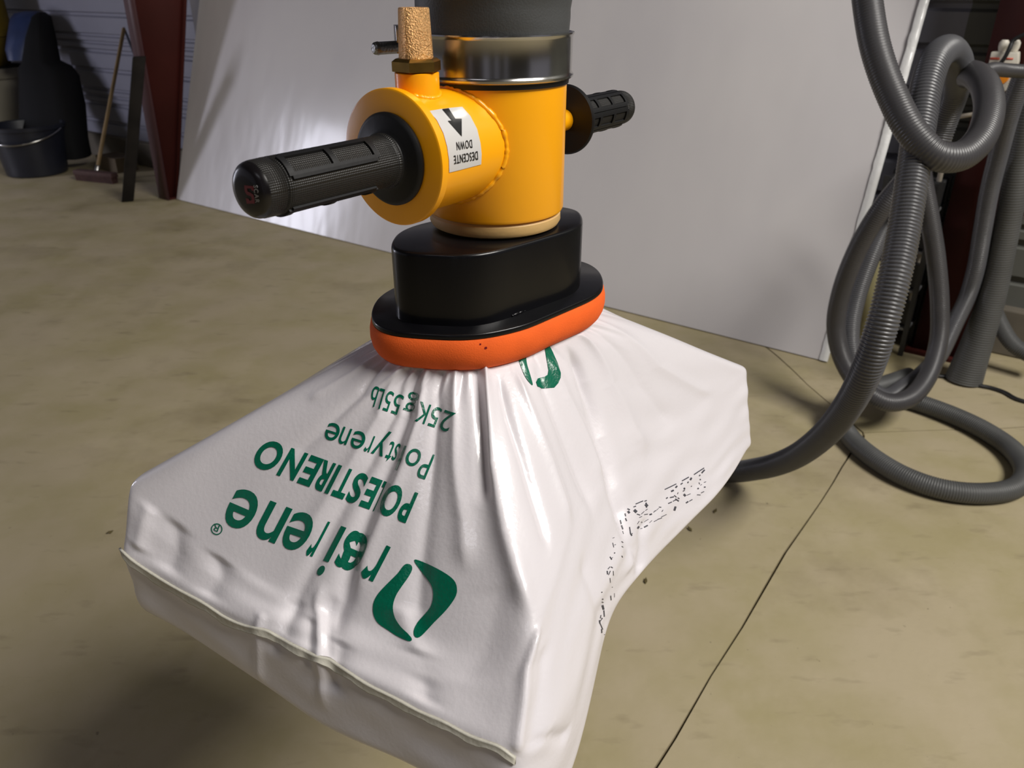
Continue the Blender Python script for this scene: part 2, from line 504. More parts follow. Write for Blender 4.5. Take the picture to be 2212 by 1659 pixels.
# back wall: horizontal profiled cladding
WB = 0.50
prof = []
h = 0.16
while h < 3.6:
    prof += [(h, 0), (h + 0.085, 0), (h + 0.095, 0.018), (h + 0.11, 0.018), (h + 0.12, 0)]
    prof += [(h + 0.215, 0), (h + 0.225, 0.018), (h + 0.24, 0.018), (h + 0.25, 0),
             (h + 0.275, 0), (h + 0.282, 0.014), (h + 0.295, 0.014), (h + 0.302, 0),
             (h + 0.325, 0), (h + 0.332, 0.014), (h + 0.345, 0.014), (h + 0.352, 0)]
    h += 0.37


def cladding(name, a0, a1, m, b=WB):
    vs = []; fs = []
    for hh, d in prof:
        vs += [WL(a0, b + d, hh), WL(a1, b + d, hh)]
    for i in range(len(prof) - 1): fs.append((2 * i, 2 * i + 1, 2 * i + 3, 2 * i + 2))
    n0 = len(vs)
    for hh in (prof[0][0], prof[-1][0]): vs += [WL(a0, b + 0.05, hh), WL(a1, b + 0.05, hh)]
    fs.append((n0, n0 + 1, n0 + 3, n0 + 2))
    return mesh(name, vs, fs, m, None, False)


w1 = setp(cladding('wall_back', -6, LP + 0.12, M['clad']), kind='structure')
w2 = setp(cladding('wall_right', LP + 0.12, LP + 4, M['clad_r']), kind='structure')
bm = bmesh.new(); box_bm(bm, WL(LP / 2 - 1, WB + 0.02, 0.085), EW * (LP / 2 + 5), NW * 0.07, UP * 0.085)
setp(bmobj('baseboard_back', bm, M['kerb'], None, False, 0.006), kind='structure')

# flat strip added as the band of shade beside the left column
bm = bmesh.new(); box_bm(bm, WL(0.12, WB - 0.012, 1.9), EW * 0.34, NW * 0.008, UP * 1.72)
setp(bmobj('shade_strip_1', bm, M['shade_band'], None, False), kind='structure')
# far end of the hall behind the camera: wall stretches, gaps added to band the clamp's reflections
bm = bmesh.new()
for xa, xb in ((-9, -4.4), (-3.9, -1.6), (-0.6, 0.35), (0.9, 2.0), (2.5, 9)):
    box_bm(bm, ((xa + xb) / 2, -6.0, 2.3), ((xb - xa) / 2, 0, 0), (0, 0.08, 0), (0, 0, 2.3))
setp(bmobj('unseen_wall_front', bm, M['hallwall'], None, False), kind='structure')
bm = bmesh.new(); box_bm(bm, (0, 1.2, 4.75), (9, 0, 0), (0, 7.2, 0), (0, 0, 0.06))
setp(bmobj('ceiling', bm, M['hallwall'], None, False), kind='structure')


def prism(name, pts_lo, vec, m, parent=None, bevel=0.0, smooth=True):
    bm = bmesh.new(); a = [bm.verts.new(p) for p in pts_lo]; b = [bm.verts.new(Vector(p) + Vector(vec)) for p in pts_lo]
    n = len(a); bm.faces.new(a); bm.faces.new(b[::-1])
    for i in range(n): bm.faces.new((a[i], a[(i + 1) % n], b[(i + 1) % n], b[i]))
    return bmobj(name, bm, m, parent, smooth, bevel)


# tapered steel columns -------------------------------------------------
def col_left():
    base = WL(-0.03, 0.25, 0)
    root = empty('steel_column', base, 'oxide red tapered steel column beside left end of the white sheet', 'column')
    pl = WL(-0.03, 0, 0)
    lb = onplane(364, 428, pl, EW); rb = onplane(379, 436, pl, EW); lt = onplane(289, 0, pl, EW); rt = onplane(396, 0, pl, EW)
    lb.z = 0; rb.z = 0
    def ext(b, t, z):
        k = (z - b.z) / (t.z - b.z); return b + (t - b) * k
    Z = 2.6
    lt2 = ext(lb, lt, Z); rt2 = ext(rb, rt, Z)
    prism('web', [lb, rb, rt2, lt2], -EW * 0.012, M['column'], root)
    fl_w = 0.10
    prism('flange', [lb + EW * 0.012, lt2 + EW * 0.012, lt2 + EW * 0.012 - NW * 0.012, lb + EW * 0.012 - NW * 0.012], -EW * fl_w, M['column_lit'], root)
    prism('flange', [rb + EW * 0.02, rt2 + EW * 0.02, rt2 + EW * 0.02 + NW * 0.012, rb + EW * 0.02 + NW * 0.012], -EW * fl_w, M['column'], root)
    bm = bmesh.new(); c = (lb + rb) / 2; box_bm(bm, c - EW * 0.04 + UP * 0.006, EW * 0.05, NW * 0.03, UP * 0.006); bmobj('base_plate', bm, M['column'], root, False)


col_left()


def col_right():
    c = onfloor(1962, 768); a = (c - P1).dot(EW); b = 0.30
    root = empty('steel_column', WL(a + 0.09, b + 0.08, 0), 'dark red steel column behind the hanging grey hoses at right', 'column')
    for nm, bb in (('flange', b), ('flange', b + 0.17)):
        prism(nm, [WL(a, bb, 0), WL(a + 0.20, bb, 0), WL(a + 0.26, bb, 2.6), WL(a, bb, 2.6)], NW * 0.012, M['column'], root)
    prism('web', [WL(a + 0.09, b + .012, 0), WL(a + 0.09, b + 0.17, 0), WL(a + 0.12, b + 0.17, 2.6), WL(a + 0.12, b + .012, 2.6)], EW * 0.012, M['column'], root)
    bm = bmesh.new(); box_bm(bm, WL(a + 0.10, b + 0.09, 0.006), EW * 0.12, NW * 0.12, UP * 0.006); bmobj('base_plate', bm, M['column'], root, False)
    return a, b


CA, CB = col_right()

# leaning white sheet -----------------------------------------------------
LEAN = math.radians(19.3)
sv = (NW * math.sin(LEAN) + UP * math.cos(LEAN)); sn = (-NW * math.cos(LEAN) + UP * math.sin(LEAN))
SHH = 1.44   # above the frame only slightly
sheet = empty('leaning_sheet', WL(LP / 2, 0, 0), 'huge glossy white sheet leaning on the wall behind the lifter', 'panel')
bm = bmesh.new(); c = WL(LP / 2, 0.012, 0.004) + sv * (SHH / 2)
nx, nz = 40, 16
def sheet_pt(i, j, s):
    x = -LP / 2 + LP * i / nx; z = SHH * j / nz
    wav = 0.010 * math.sin(x * 1.7 + 0.6) * (z / SHH) + 0.004 * math.sin(x * 4.3 + z * 2)
    return WL(LP / 2, 0.012, 0.004) + EW * x + sv * z + sn * (wav * (z / SHH) + s)
g = [[bm.verts.new(sheet_pt(i, j, 0.0)) for j in range(nz + 1)] for i in range(nx + 1)]
g2 = [[bm.verts.new(sheet_pt(i, j, -0.012)) for j in range(nz + 1)] for i in range(nx + 1)]
for i in range(nx):
    for j in range(nz):
        bm.faces.new((g[i][j], g[i + 1][j], g[i + 1][j + 1], g[i][j + 1])); bm.faces.new((g2[i][j], g2[i][j + 1], g2[i + 1][j + 1], g2[i + 1][j]))
for i in range(nx):
    bm.faces.new((g[i][0], g2[i][0], g2[i + 1][0], g[i + 1][0])); bm.faces.new((g[i][nz], g[i + 1][nz], g2[i + 1][nz], g2[i][nz]))
for j in range(nz):
    bm.faces.new((g[0][j], g[0][j + 1], g2[0][j + 1], g2[0][j])); bm.faces.new((g[nx][j], g2[nx][j], g2[nx][j + 1], g[nx][j + 1]))
bmobj('sheet', bm, M['panel'], sheet, True)
# crumpled film edge along the right side
vs = []; fs = []
n = 90; rr = random.Random(3)
for i in range(n + 1):
    z = SHH * i / n
    p = WL(LP, 0.012, 0.004) + sv * z
    w = 0.020 + 0.003 * rr.random()
    o1 = sn * (0.006 + 0.004 * rr.random())
    vs += [p - EW * w + sn * 0.004, p - EW * w * 0.4 + o1, p + EW * (0.006 + 0.003 * rr.random()) + o1 * 0.7, p + EW * 0.006 - sn * 0.012]
for i in range(n):
    for k in range(3): fs.append((4 * i + k, 4 * i + k + 1, 4 * i + k + 5, 4 * i + k + 4))
o = mesh('edge_film', vs, fs, M['film'], sheet, True); o['label'] = 'crumpled shiny film edge'

# ================================================================== LEFT BACKGROUND THINGS
def vcyl(px, py, wpx):
    p = onfloor(px, py); z = CT * p.y + ST * H
    return p, wpx * z / FPX


# broom
bp = onfloor(205, 392); wallp = WL(0, WB - 0.04, 0)
bt = onplane(268, 60, wallp, NW)
broom = empty('broom', bp, 'push broom with pale wooden handle leaning against the grey wall', 'broom')
hdir = (bt - bp).normalized()
lathe('handle', [(0.05, 0.012), (0.2, 0.0125), ((bt - bp).length - 0.01, 0.012), ((bt - bp).length, 0.008)], bp, hdir, M['wood'], broom, 16)
lathe('socket', [(0.035, 0.016), (0.10, 0.016), (0.11, 0.0135)], bp, hdir, M['steel'], broom, 16)
bd = (onfloor(262, 408) - onfloor(168, 398)).normalized(); bn = Vector((-bd.y, bd.x, 0))
bm = bmesh.new(); box_bm(bm, bp + UP * 0.055 + bd * 0.02, bd * 0.17, bn * 0.03, UP * 0.016); bmobj('head_block', bm, M['brushred'], broom, True, 0.006)
bm = bmesh.new()
for i in range(22):
    for j in range(3):
        c = bp + bd * (0.02 - 0.155 + 0.31 * i / 21) + bn * (-0.02 + 0.02 * j)
        box_bm(bm, c + UP * 0.022, bd * 0.005, bn * 0.007, UP * 0.021 + bn * 0.004 * (j - 1))
bmobj('bristles', bm, M['brushred'], broom, False)
# thin grey rod behind the broom top
pr_ = WL(0, WB - 0.03, 0)
r1 = onplane(267, 60, pr_, NW); r0 = onplane(292, 122, pr_, NW); r0 = r1 + (r0 - r1) * (r1.z / (r1.z - r0.z))
o = lathe('rod', [(0, 0.009), ((r1 - r0).length, 0.009)], r1, (r0 - r1), M['cable_blue'], None, 12)
setp(o, 'thin blue grey rod leaning beside the broom handle top', 'rod')

# dark timber standing
tb = onfloor(276, 434); z0 = CT * tb.y + ST * H
tt = onplane(301, 122, tb + NW * 0.10, NW)
w = 24 * z0 / FPX / 2
u = (tt - tb).normalized(); side = Vector((0.93, 0.36, 0)); nn = Vector((-side.y, side.x, 0))
bm = bmesh.new(); box_bm(bm, (tb + tt) / 2 , side * w, nn * w * 0.9, (tt - tb) / 2)
o = bmobj('timber_post', bm, M['darkwood'], None, True, 0.005); setp(o, 'dark square timber standing upright between broom and red column', 'timber')

# cable hanging on the wall behind column
pw = WL(0, WB - 0.015, 0)
pts = [onplane(x, y, pw, NW) for x, y in ((326, 236), (326, 258), (332, 272), (329, 290), (332, 312), (345, 336), (352, 345))]
o = tube('wall_cable', pts, 0.006, M['cable_blue'], None, 0.02, 8); setp(o, 'thin blue cable looping down the wall behind left column', 'cable')

# navy bucket
b0, rbk = vcyl(62, 384, 78); 
bk = empty('bucket', b0 + Vector((0, 0.15, 0)), 'navy blue round plastic tub on the floor at far left', 'bucket')
bc = b0 + Vector((-0.02, 0.16, 0))
hb = 0.33
lathe('body', [(0.0, 0.0), (0, rbk * 0.74), (0.01, rbk * 0.78), (hb * 0.55, rbk * 0.86), (hb, rbk * 0.95), (hb, rbk * 0.92), (0.02, rbk * 0.72), (0.02, 0)], bc, (0, 0, 1), M['navy'], bk, 40, False)
lathe('rim', [(hb - 0.02, rbk * 0.94), (hb - 0.02, rbk * 0.99), (hb + 0.004, rbk * 1.0), (hb + 0.006, rbk * 0.93), (hb - 0.02, rbk * 0.94)], bc, (0, 0, 1), M['navy'], bk, 40, False)
hp = [bc + Vector((math.cos(t) * rbk * 0.98, -math.sin(t) * rbk * 1.0, hb - 0.02 - 0.08 * math.sin(t))) for t in [math.pi * k / 8 for k in range(9)]]
tube('handle', hp, 0.006, M['steel'], bk, 0.02, 8)

# grey beige bin with rim, standing further back left
q = onfloor(-20, 330); zq = CT * q.y + ST * H
bn0 = W(-30, 200, zq * 0.98); bn0.z = 0
bin_ = empty('storage_bin', bn0, 'grey beige plastic bin with thick rolled rim behind the navy tub', 'bin')
ztop = W(0, 142, zq * 0.98).z
rx = (58 + 30) * zq * 0.98 / FPX
prof_b = [(0.0, 0.0), (0.0, rx * 0.82), (ztop - 0.05, rx * 0.97), (ztop - 0.05, rx * 0.9), (0.03, rx * 0.78), (0.03, 0)]
lathe('body', prof_b, bn0, (0, 0, 1), M['bin'], bin_, 40, False)
lathe('rim', [(ztop - 0.07, rx * 0.96), (ztop - 0.07, rx * 1.03), (ztop - 0.05, rx * 1.06), (ztop - 0.02, rx * 1.07), (ztop, rx * 1.03), (ztop, rx * 0.95), (ztop - 0.07, rx * 0.96)], bn0, (0, 0, 1), M['bin'], bin_, 40, False)
lathe('lid', [(ztop - 0.02, 0.0), (ztop - 0.02, rx * 0.96), (ztop + 0.006, rx * 0.96), (ztop + 0.012, rx * 0.8), (ztop + 0.012, 0)], bn0, (0, 0, 1), M['tarp'], bin_, 40, False)
# yellow canister on the bin lid
yc = bn0 + Vector((-0.10, 0.0, ztop + 0.012)); zc = CT * yc.y - ST * (yc.z - H)
ry = (30 - proj(yc)[0]) * zc / FPX
dr = empty('yellow_canister', yc, 'mustard yellow canister standing on the lid of the bin', 'canister')
lathe('body', [(0, 0.0), (0, ry * 0.82), (0.03, ry * 0.84), (0.22, ry), (0.60, ry * 1.0), (0.62, ry * 0.95), (0.62, 0)], yc, (0, 0, 1), M['drum'], dr, 40, False)
lathe('collar', [(0.20, ry * 0.99), (0.205, ry * 1.02), (0.23, ry * 1.02), (0.235, ry)], yc, (0, 0, 1), M['drum'], dr, 40, False)
lathe('cap', [(0.62, 0.0), (0.62, 0.05), (0.66, 0.05), (0.665, 0.04), (0.665, 0)], yc, (0, 0, 1), M['black_paint'], dr, 24, False)
# blue sheet bundle on/behind bin
zb = 5.75
def loft(name, rings, m, parent=None):
    vs = []; fs = []; n = len(rings[0])
    for r in rings: vs += r
    for i in range(len(rings) - 1):
        for k in range(n): fs.append((i * n + k, i * n + (k + 1) % n, (i + 1) * n + (k + 1) % n, (i + 1) * n + k))
    fs.append(tuple(range(n))); fs.append(tuple(range((len(rings) - 1) * n, len(rings) * n)))
    return mesh(name, vs, fs, m, parent, True, 0.9)
def blob_ring(xl, xr, y, z, depth, n=20, seed=0):
    a = W(xl, y, z); b = W(xr, y, z); hgt = a.z; a = Vector((a.x, a.y, 0)); b = Vector((b.x, b.y, 0))
    c = (a + b) / 2; e = (b - a) / 2; f = Vector((-e.y, e.x, 0)).normalized() * depth
    out = []
    for k in range(n):
        t = 2 * math.pi * k / n; w_ = 1 + 0.05 * math.sin(3 * t + seed + hgt * 9) + 0.03 * math.sin(7 * t + seed)
        cc = math.copysign(abs(math.cos(t)) ** 0.7, math.cos(t)); ss = math.copysign(abs(math.sin(t)) ** 0.7, math.sin(t))
        p = c + (e * cc + f * ss) * w_; out.append(Vector((p.x, p.y, max(hgt, 0.004))))
    return out
o = loft('blue_bag', [blob_ring(28, 75, 128, zb, 0.12, seed=1), blob_ring(25, 80, 105, zb, 0.14, seed=1), blob_ring(30, 88, 70, zb, 0.13, seed=1), blob_ring(33, 94, 40, zb, 0.12, seed=1), blob_ring(38, 92, 28, zb, 0.08, seed=1), blob_ring(55, 80, 24, zb, 0.03, seed=1)], M['blue'])
setp(o, 'crumpled blue plastic bag propped beside the yellow canister', 'bag')
# black covered stack (sloping)
zs = 5.72
o = loft('covered_stack', [blob_ring(118, 192, 338, zs, 0.14, seed=2), blob_ring(55, 187, 300, zs, 0.15, seed=2), blob_ring(50, 176, 230, zs, 0.15, seed=2), blob_ring(48, 163, 165, zs, 0.15, seed=2), blob_ring(48, 150, 145, zs, 0.14, seed=2), blob_ring(60, 122, 132, zs, 0.14, seed=2), blob_ring(66, 112, 80, zs, 0.12, seed=2), blob_ring(75, 102, 36, zs, 0.09, seed=2), blob_ring(84, 94, 26, zs, 0.03, seed=2)], M['tarp'])
setp(o, 'tall stack under a black cover between the bin and broom', 'cover')
# low cardboard box by the wall
cb = onfloor(222, 372)
bm = bmesh.new(); box_bm(bm, cb + NW * 0.12 + UP * 0.05, EW * 0.13, NW * 0.08, UP * 0.05)
o = bmobj('cardboard_box', bm, M['card'], None, False, 0.003); setp(o, 'low brown cardboard box on the floor behind the broom', 'box')

# ================================================================== RIGHT BACKGROUND THINGS
# dark shelving rack between the sheet and column
ra = LP + 0.045; rb_ = 0.21
rackroot = empty('metal_rack', WL(ra + 0.05, rb_ + 0.1, 0), 'dark metal rack with grey shelf edges behind the hanging hoses', 'rack')
for hh in (0.10, 0.24, 0.38, 0.52):
    bm = bmesh.new(); box_bm(bm, WL(ra + 0.07, rb_ + 0.09, hh), EW * 0.09, NW * 0.07, UP * 0.004); bmobj('shelf', bm, M['rackedge'], rackroot, False)
    bm = bmesh.new(); box_bm(bm, WL(ra + 0.07, rb_ + 0.10, hh + 0.05), EW * 0.085, NW * 0.06, UP * 0.044); bmobj('drawer', bm, M['rack'], rackroot, False, 0.004)
for aa, bb in ((ra - 0.015, rb_ + 0.025), (ra + 0.155, rb_ + 0.025), (ra - 0.015, rb_ + 0.155), (ra + 0.155, rb_ + 0.155)):
    bm = bmesh.new(); box_bm(bm, WL(aa, bb, 0.31), EW * 0.008, NW * 0.008, UP * 0.31); bmobj('upright', bm, M['rack'], rackroot, False)
# pale yellow bottle with red cap, leaning
bb0 = onfloor(1868, 765); bb0 = bb0 + NW * 0.03
zz = CT * bb0.y + ST * H
bt1 = W(1889, 562, zz * 0.995)
bt1 = W(1889, 562, (CT * bb0.y - ST * (0.4 - H)))
ax = (bt1 - bb0); ln = ax.length
bot = empty('plastic_bottle', bb0, 'tall pale yellow plastic bottle with red cap by the rack', 'bottle')
lathe('body', [(0, 0), (0.0, 0.036), (0.01, 0.040), (ln * 0.35, 0.040), (ln * 0.40, 0.037), (ln * 0.45, 0.040), (ln * 0.75, 0.040), (ln * 0.93, 0.026), (ln, 0.016), (ln, 0)], bb0, ax, M['pale'], bot, 32, False)
lathe('cap', [(ln, 0.0), (ln, 0.017), (ln + 0.015, 0.017), (ln + 0.035, 0.010), (ln + 0.036, 0)], bb0, ax, M['red'], bot, 20, False)
# cream conduits up the column
pc = WL(0, CB - 0.02, 0)
def conduit(pts2, r, label, clips=()):
    P = [onplane(x, y, pc, NW) for x, y in pts2]
    root = empty('conduit', P[-1], label, 'pipe')
    tube('pipe', P, r, M['conduit'], root, 0.03, 12)
    for x, y in clips:
        c = onplane(x, y, pc, NW); d = (P[0] - P[-1]).normalized()
        lathe('clip', [(-0.008, r * 1.5), (0.008, r * 1.5)], c, d, M['white'], root, 12)
conduit([(2058, 268), (2040, 340), (2026, 400), (2000, 500), (1976, 600), (1955, 714)], 0.0085, 'long cream conduit running down the red column to the floor', [(2031, 398), (1988, 570)])
conduit([(2072, 252), (2095, 248), (2120, 244)], 0.007, 'short cream conduit nearly level across the red column', [(2110, 246)])
# isolator box with two glands
iz = CT * WL(CA, CB, 0).y
pb = pc - NW * 0.035
def pp(x, y, off=0.0): return onplane(x, y, pb - NW * off, NW)
iso = empty('isolator_box', pp(2165, 150), 'cream isolator box with red stripes and orange rotary switch at upper right', 'switch')
outline = [(2141, 112), (2200, 113), (2199, 133), (2192, 160), (2178, 192), (2166, 201), (2152, 180), (2134, 143)]
prism('housing', [pp(*q) for q in outline], NW * 0.05, M['white'], iso, 0.003)
prism('stripe', [pp(2139, 124, 0.001), pp(2159, 124, 0.001), pp(2159, 129, 0.001), pp(2138, 129, 0.001)], NW * 0.002, M['stripe'], iso)
prism('stripe', [pp(2168, 125, 0.001), pp(2189, 125, 0.001), pp(2188, 129, 0.001), pp(2168, 129, 0.001)], NW * 0.002, M['stripe'], iso)
for x in (2163, 2187):
    c = pp(x, 112) + NW * 0.02
    lathe('cable_gland', [(0, 0.011), (0.012, 0.014), (0.024, 0.014), (0.032, 0.009), (0.032, 0)], c, UP, M['white'], iso, 16, False)
c = pp(2163, 166, 0.0)
o = lathe('rotary_knob', [(0, 0.0), (0, 0.022), (0.012, 0.020), (0.014, 0.0)], c, -NW, M['orange'], iso, 24, False); o['label'] = 'orange rotary knob'
pts = [pp(2150, 150, 0.01), pp(2168, 128, 0.02), pp(2180, 106, 0.02), pp(2188, 88, 0.01), pp(2205, 78, 0.01), pp(2225, 70, 0.01)]
o = tube('switch_cable', pts, 0.006, M['cable'], None, 0.01, 8); setp(o, 'thin cable bending over the isolator box at top right', 'cable')
# power cable on the floor
pts = [onfloor(x, y, 0.006) for x, y in ((2022, 812), (2055, 815), (2085, 822), (2110, 832), (2140, 838), (2170, 848), (2195, 862), (2230, 872))]
o = tube('power_cable', pts, 0.007, M['cable'], None, 0.01, 8); setp(o, 'black power cable lying on the concrete floor at right edge', 'cable')

# hoses --------------------------------------------------------------------
def hose(pts, r, m, label, rib=0.006, amp=0.0012, seg=18, name='hose', group=None):
    P = [W(*q) for q in pts]
    for p in P: p.z = max(p.z, r + amp)
    o = tube(name, P, r, m, None, rib=rib, amp=amp, seg=seg)
    return setp(o, label, 'hose', group)


# A: dark hose dropping from the top, one loop, then down behind
hose([(1850, -900, 1.40), (1855, -450, 1.43), (1866, -90, 1.46), (1876, 20, 1.46), (1893, 110, 1.45), (1925, 200, 1.44), (1970, 285, 1.42), (2022, 335, 1.41), (2072, 338, 1.42), (2114, 305, 1.44), (2136, 245, 1.48), (2130, 190, 1.54), (2100, 160, 1.64), (2070, 178, 1.78), (2040, 240, 1.93),
      (2008, 310, 2.00), (1965, 375, 2.04), (1905, 450, 2.08), (1852, 540, 2.16), (1815, 640, 2.26), (1806, 710, 2.32), (1822, 780, 2.34), (1862, 838, 2.30), (1912, 868, 2.28), (1960, 862, 2.30), (2003, 815, 2.36), (2027, 740, 2.40), (2030, 660, 2.38), (2022, 560, 2.34), (2008, 470, 2.30), (1992, 380, 2.26), (1985, 300, 2.22)],
     0.0265, M['hose_dark'], 'smooth dark grey hose dropping from the top and looping twice', 0.0055, 0.0006)
# B: ribbed hose, big bend at top, comes down in front and runs behind the sack
hose([(2012, 350, 1.86), (2038, 270, 1.83), (2064, 195, 1.76), (2071, 140, 1.66), (2050, 108, 1.57), (2020, 130, 1.50), (2000, 190, 1.47), (1985, 280, 1.45), (1968, 400, 1.43), (1952, 500, 1.42), (1932, 600, 1.41), (1906, 700, 1.42), (1876, 790, 1.46), (1836, 870, 1.55), (1780, 940, 1.70), (1710, 990, 1.88), (1640, 1012, 2.02), (1560, 1018, 2.12), (1450, 1005, 2.22), (1300, 965, 2.36), (1150, 905, 2.52), (1000, 850, 2.66)],
     0.0270, M['hose'], 'coarsely ribbed grey hose hanging in front and curving behind the sack', 0.0068, 0.0019, 24)
# C: second loop of grey hose at left
hose([(1985, 350, 2.16), (1955, 405, 2.22), (1915, 480, 2.34), (1880, 560, 2.35), (1852, 640, 2.36), (1838, 710, 2.36), (1842, 770, 2.36), (1870, 830, 2.36), (1910, 858, 2.38), (1950, 838, 2.42), (1995, 805, 2.5), (2030, 765, 2.55), (2062, 700, 2.56), (2090, 640, 2.55), (2108, 580, 2.50), (2122, 500, 2.44), (2138, 410, 2.36), (2158, 330, 2.28), (2182, 240, 2.18), (2215, 150, 2.1)],
     0.0255, M['hose'], 'grey hose looping left then rising past the red column')
# floor coil
rH = 0.027
fl_pts = [(1900, 838), (1935, 856), (1990, 872), (2060, 898), (2130, 932), (2190, 975), (2215, 1020), (2190, 1055), (2120, 1066), (2040, 1058), (1960, 1032), (1890, 992), (1838, 946), (1812, 900), (1826, 868), (1860, 842), (1905, 832), (1965, 812)]
P = []
for i, (x, y) in enumerate(fl_pts):
    hh = rH + 0.001
    if i > 12: hh = rH + 0.056 * min(1, (i - 12) / 2.0)
    P.append(onfloor(x, y, hh))
o = tube('hose', P, rH, M['hose_old'], None, rib=0.006, amp=0.0009, seg=18); setp(o, 'grey hose coiled in a wide oval flat on the floor', 'hose')
# short hose crossing in front of the isolator
hose([(2118, 158, 1.60), (2145, 150, 1.64), (2175, 152, 1.68), (2240, 156, 1.72)], 0.0135, M['hose_dark'], 'thin ribbed hose crossing level in front of the isolator box', 0.006, 0.001, 16)
# wide grey ducts at the right edge
dp = [W(*q) for q in [(2245, 130, 2.20), (2222, 240, 2.26), (2205, 330, 2.32), (2187, 430, 2.38), (2165, 540, 2.46), (2140, 650, 2.54), (2112, 735, 2.60), (2090, 792, 2.64)]]
dp[-1].z = 0.004
o = tube('duct_hose', dp, 0.040, M['hose_old'], None, rib=0.008, amp=0.0008, seg=28, rfun=lambda t: 0.88 + 0.55 * t ** 4)
setp(o, 'wide grey duct hose standing beside the red column', 'hose')
hose([(2135, 640, 2.68), (2160, 700, 2.68), (2190, 745, 2.66), (2250, 780, 2.62)], 0.026, M['hose_old'], 'grey hose end slanting down behind the wide duct hose')
# small leaf bits on the floor
for k, (x, y, a) in enumerate(((803, 738, 0.2), (1545, 1104, 1.0), (1490, 1143, 2.0), (237, 1150, 0.4), (1395, 1255, 1.4))):
    c = onfloor(x, y, 0.003); L_ = 0.009; e = Vector((math.cos(a), math.sin(a), 0)); f = Vector((-e.y, e.x, 0))
    vs = [c - e * L_, c - e * L_ * .3 + f * L_ * .4 + UP * .002, c + e * L_ * .4 + f * L_ * .35 + UP * .001, c + e * L_ + UP * .004, c + e * L_ * .3 - f * L_ * .4, c - e * L_ * .4 - f * L_ * .35 + UP * .003]
    o = mesh('leaf_scrap', vs + [v - UP * 0.0012 for v in vs], [(0, 1, 2, 3, 4, 5), (6, 7, 8, 9, 10, 11)] + [(i, (i + 1) % 6, (i + 1) % 6 + 6, i + 6) for i in range(6)], M['leaf'], None, False)
    setp(o, ('dry leaf scrap on the floor left of the orange foam', 'dry scrap on the floor right of the dotted print', 'tiny dry scrap below the other one right of the sack', 'tiny dry scrap on the floor left of the sack', 'dry scrap beside the lower right side of the sack')[k], 'debris')

# ================================================================== VACUUM TUBE LIFTER
AX = Vector((-0.0145, 0.672, H))
lift = empty('vacuum_tube_lifter', AX + Vector((0, 0, -0.27)), 'yellow and black vacuum tube lifter gripping the white sack', 'lifter')
def A_(u): return AX + Vector((0, 0, u))
# sleeve above the clamp, slightly wavy
def sleeve():
    vs = []; fs = []; n = 96
    prof = [(-0.055, .0585), (-0.040, .0590), (-0.0335, .0598), (-0.028, .0603), (-0.020, .0600), (-0.010, .0602), (-0.003, .0622), (0.006, .0640), (0.02, .0642), (0.06, .0638), (0.12, .0640), (0.25, .0638), (0.5, .0638)]
    us = np.linspace(-0.055, 0.5, 90)
    rs = np.interp(us, [p[0] for p in prof], [p[1] for p in prof])
    for u_, r_ in zip(us, rs):
        for k in range(n):
            t = 2 * math.pi * k / n
            w_ = 0.0010 * math.sin(t * 3 + u_ * 60) + 0.0006 * math.sin(t * 5 - u_ * 90) * (1 if u_ > -0.03 else 0.2)
            # helical seam
            hs = (t / (2 * math.pi) * 0.05 + u_ - 0.012) % 0.05
            w_ += 0.0012 * math.exp(-((hs - 0.025) / 0.002) ** 2) if u_ > -0.03 else 0
            vs.append(A_(u_) + Vector((math.cos(t), math.sin(t), 0)) * (r_ + w_))
    m_ = len(us)
    for i in range(m_ - 1):
        for k in range(n): fs.append((i * n + k, i * n + (k + 1) % n, (i + 1) * n + (k + 1) % n, (i + 1) * n + k))
    fs.append(tuple(range((m_ - 1) * n, m_ * n)))
    o = mesh('lift_tube', vs, fs, M['hose_black'], lift); o['label'] = 'grey black lift tube sleeve'
sleeve()
# clamp band
cl = lathe('clamp_band', [(-0.0655, .0588), (-0.0665, .0618), (-0.0655, .0632), (-0.0640, .0634), (-0.0628, .0624), (-0.0615, .0620), (-0.037, .0622), (-0.0358, .0626), (-0.0345, .0634), (-0.0335, .0632), (-0.0332, .0612), (-0.0345, .0596)], A_(0), UP, M['steel'], lift, 128, False)
lathe('rubber_gasket', [(-0.0705, .0570), (-0.0705, .0598), (-0.066, .0602), (-0.065, .058)], A_(0), UP, M['rubber'], lift, 96, False)
# bolt of the clamp
bl0 = W(806, 105, 0.628); bl1 = W(905, 99, 0.655)
bx = (bl1 - bl0)
lathe('clamp_bolt', [(0, 0.0), (0.0, 0.0030), (0.0015, 0.0046), (0.0045, 0.0052), (0.0048, 0.0049), (bx.length, 0.0049)], bl0, bx, M['zinc'], lift, 24, False)
bm = bmesh.new()
cbk = W(866, 84, 0.645); box_bm(bm, cbk, Vector((0.0045, 0.002, 0)), Vector((-0.002, 0.0085, 0)), UP * 0.0105)
bmobj('clamp_lug', bm, M['steel'], lift, True, 0.0006)
# body
YR = 0.0583
body = lathe('body_cylinder', [(-0.1715, 0.045), (-0.1722, YR - 0.003), (-0.1712, YR - 0.0010), (-0.1690, YR), (-0.070, YR), (-0.0695, 0.05)], A_(0), UP, M['yellow'], lift, 128, False)
lathe('bearing_ring', [(-0.1720, 0.045), (-0.1725, 0.0545), (-0.1745, 0.0560), (-0.180, 0.0562), (-0.1830, 0.0545), (-0.1860, 0.048)], A_(0), UP, M['ring'], lift, 96, False)
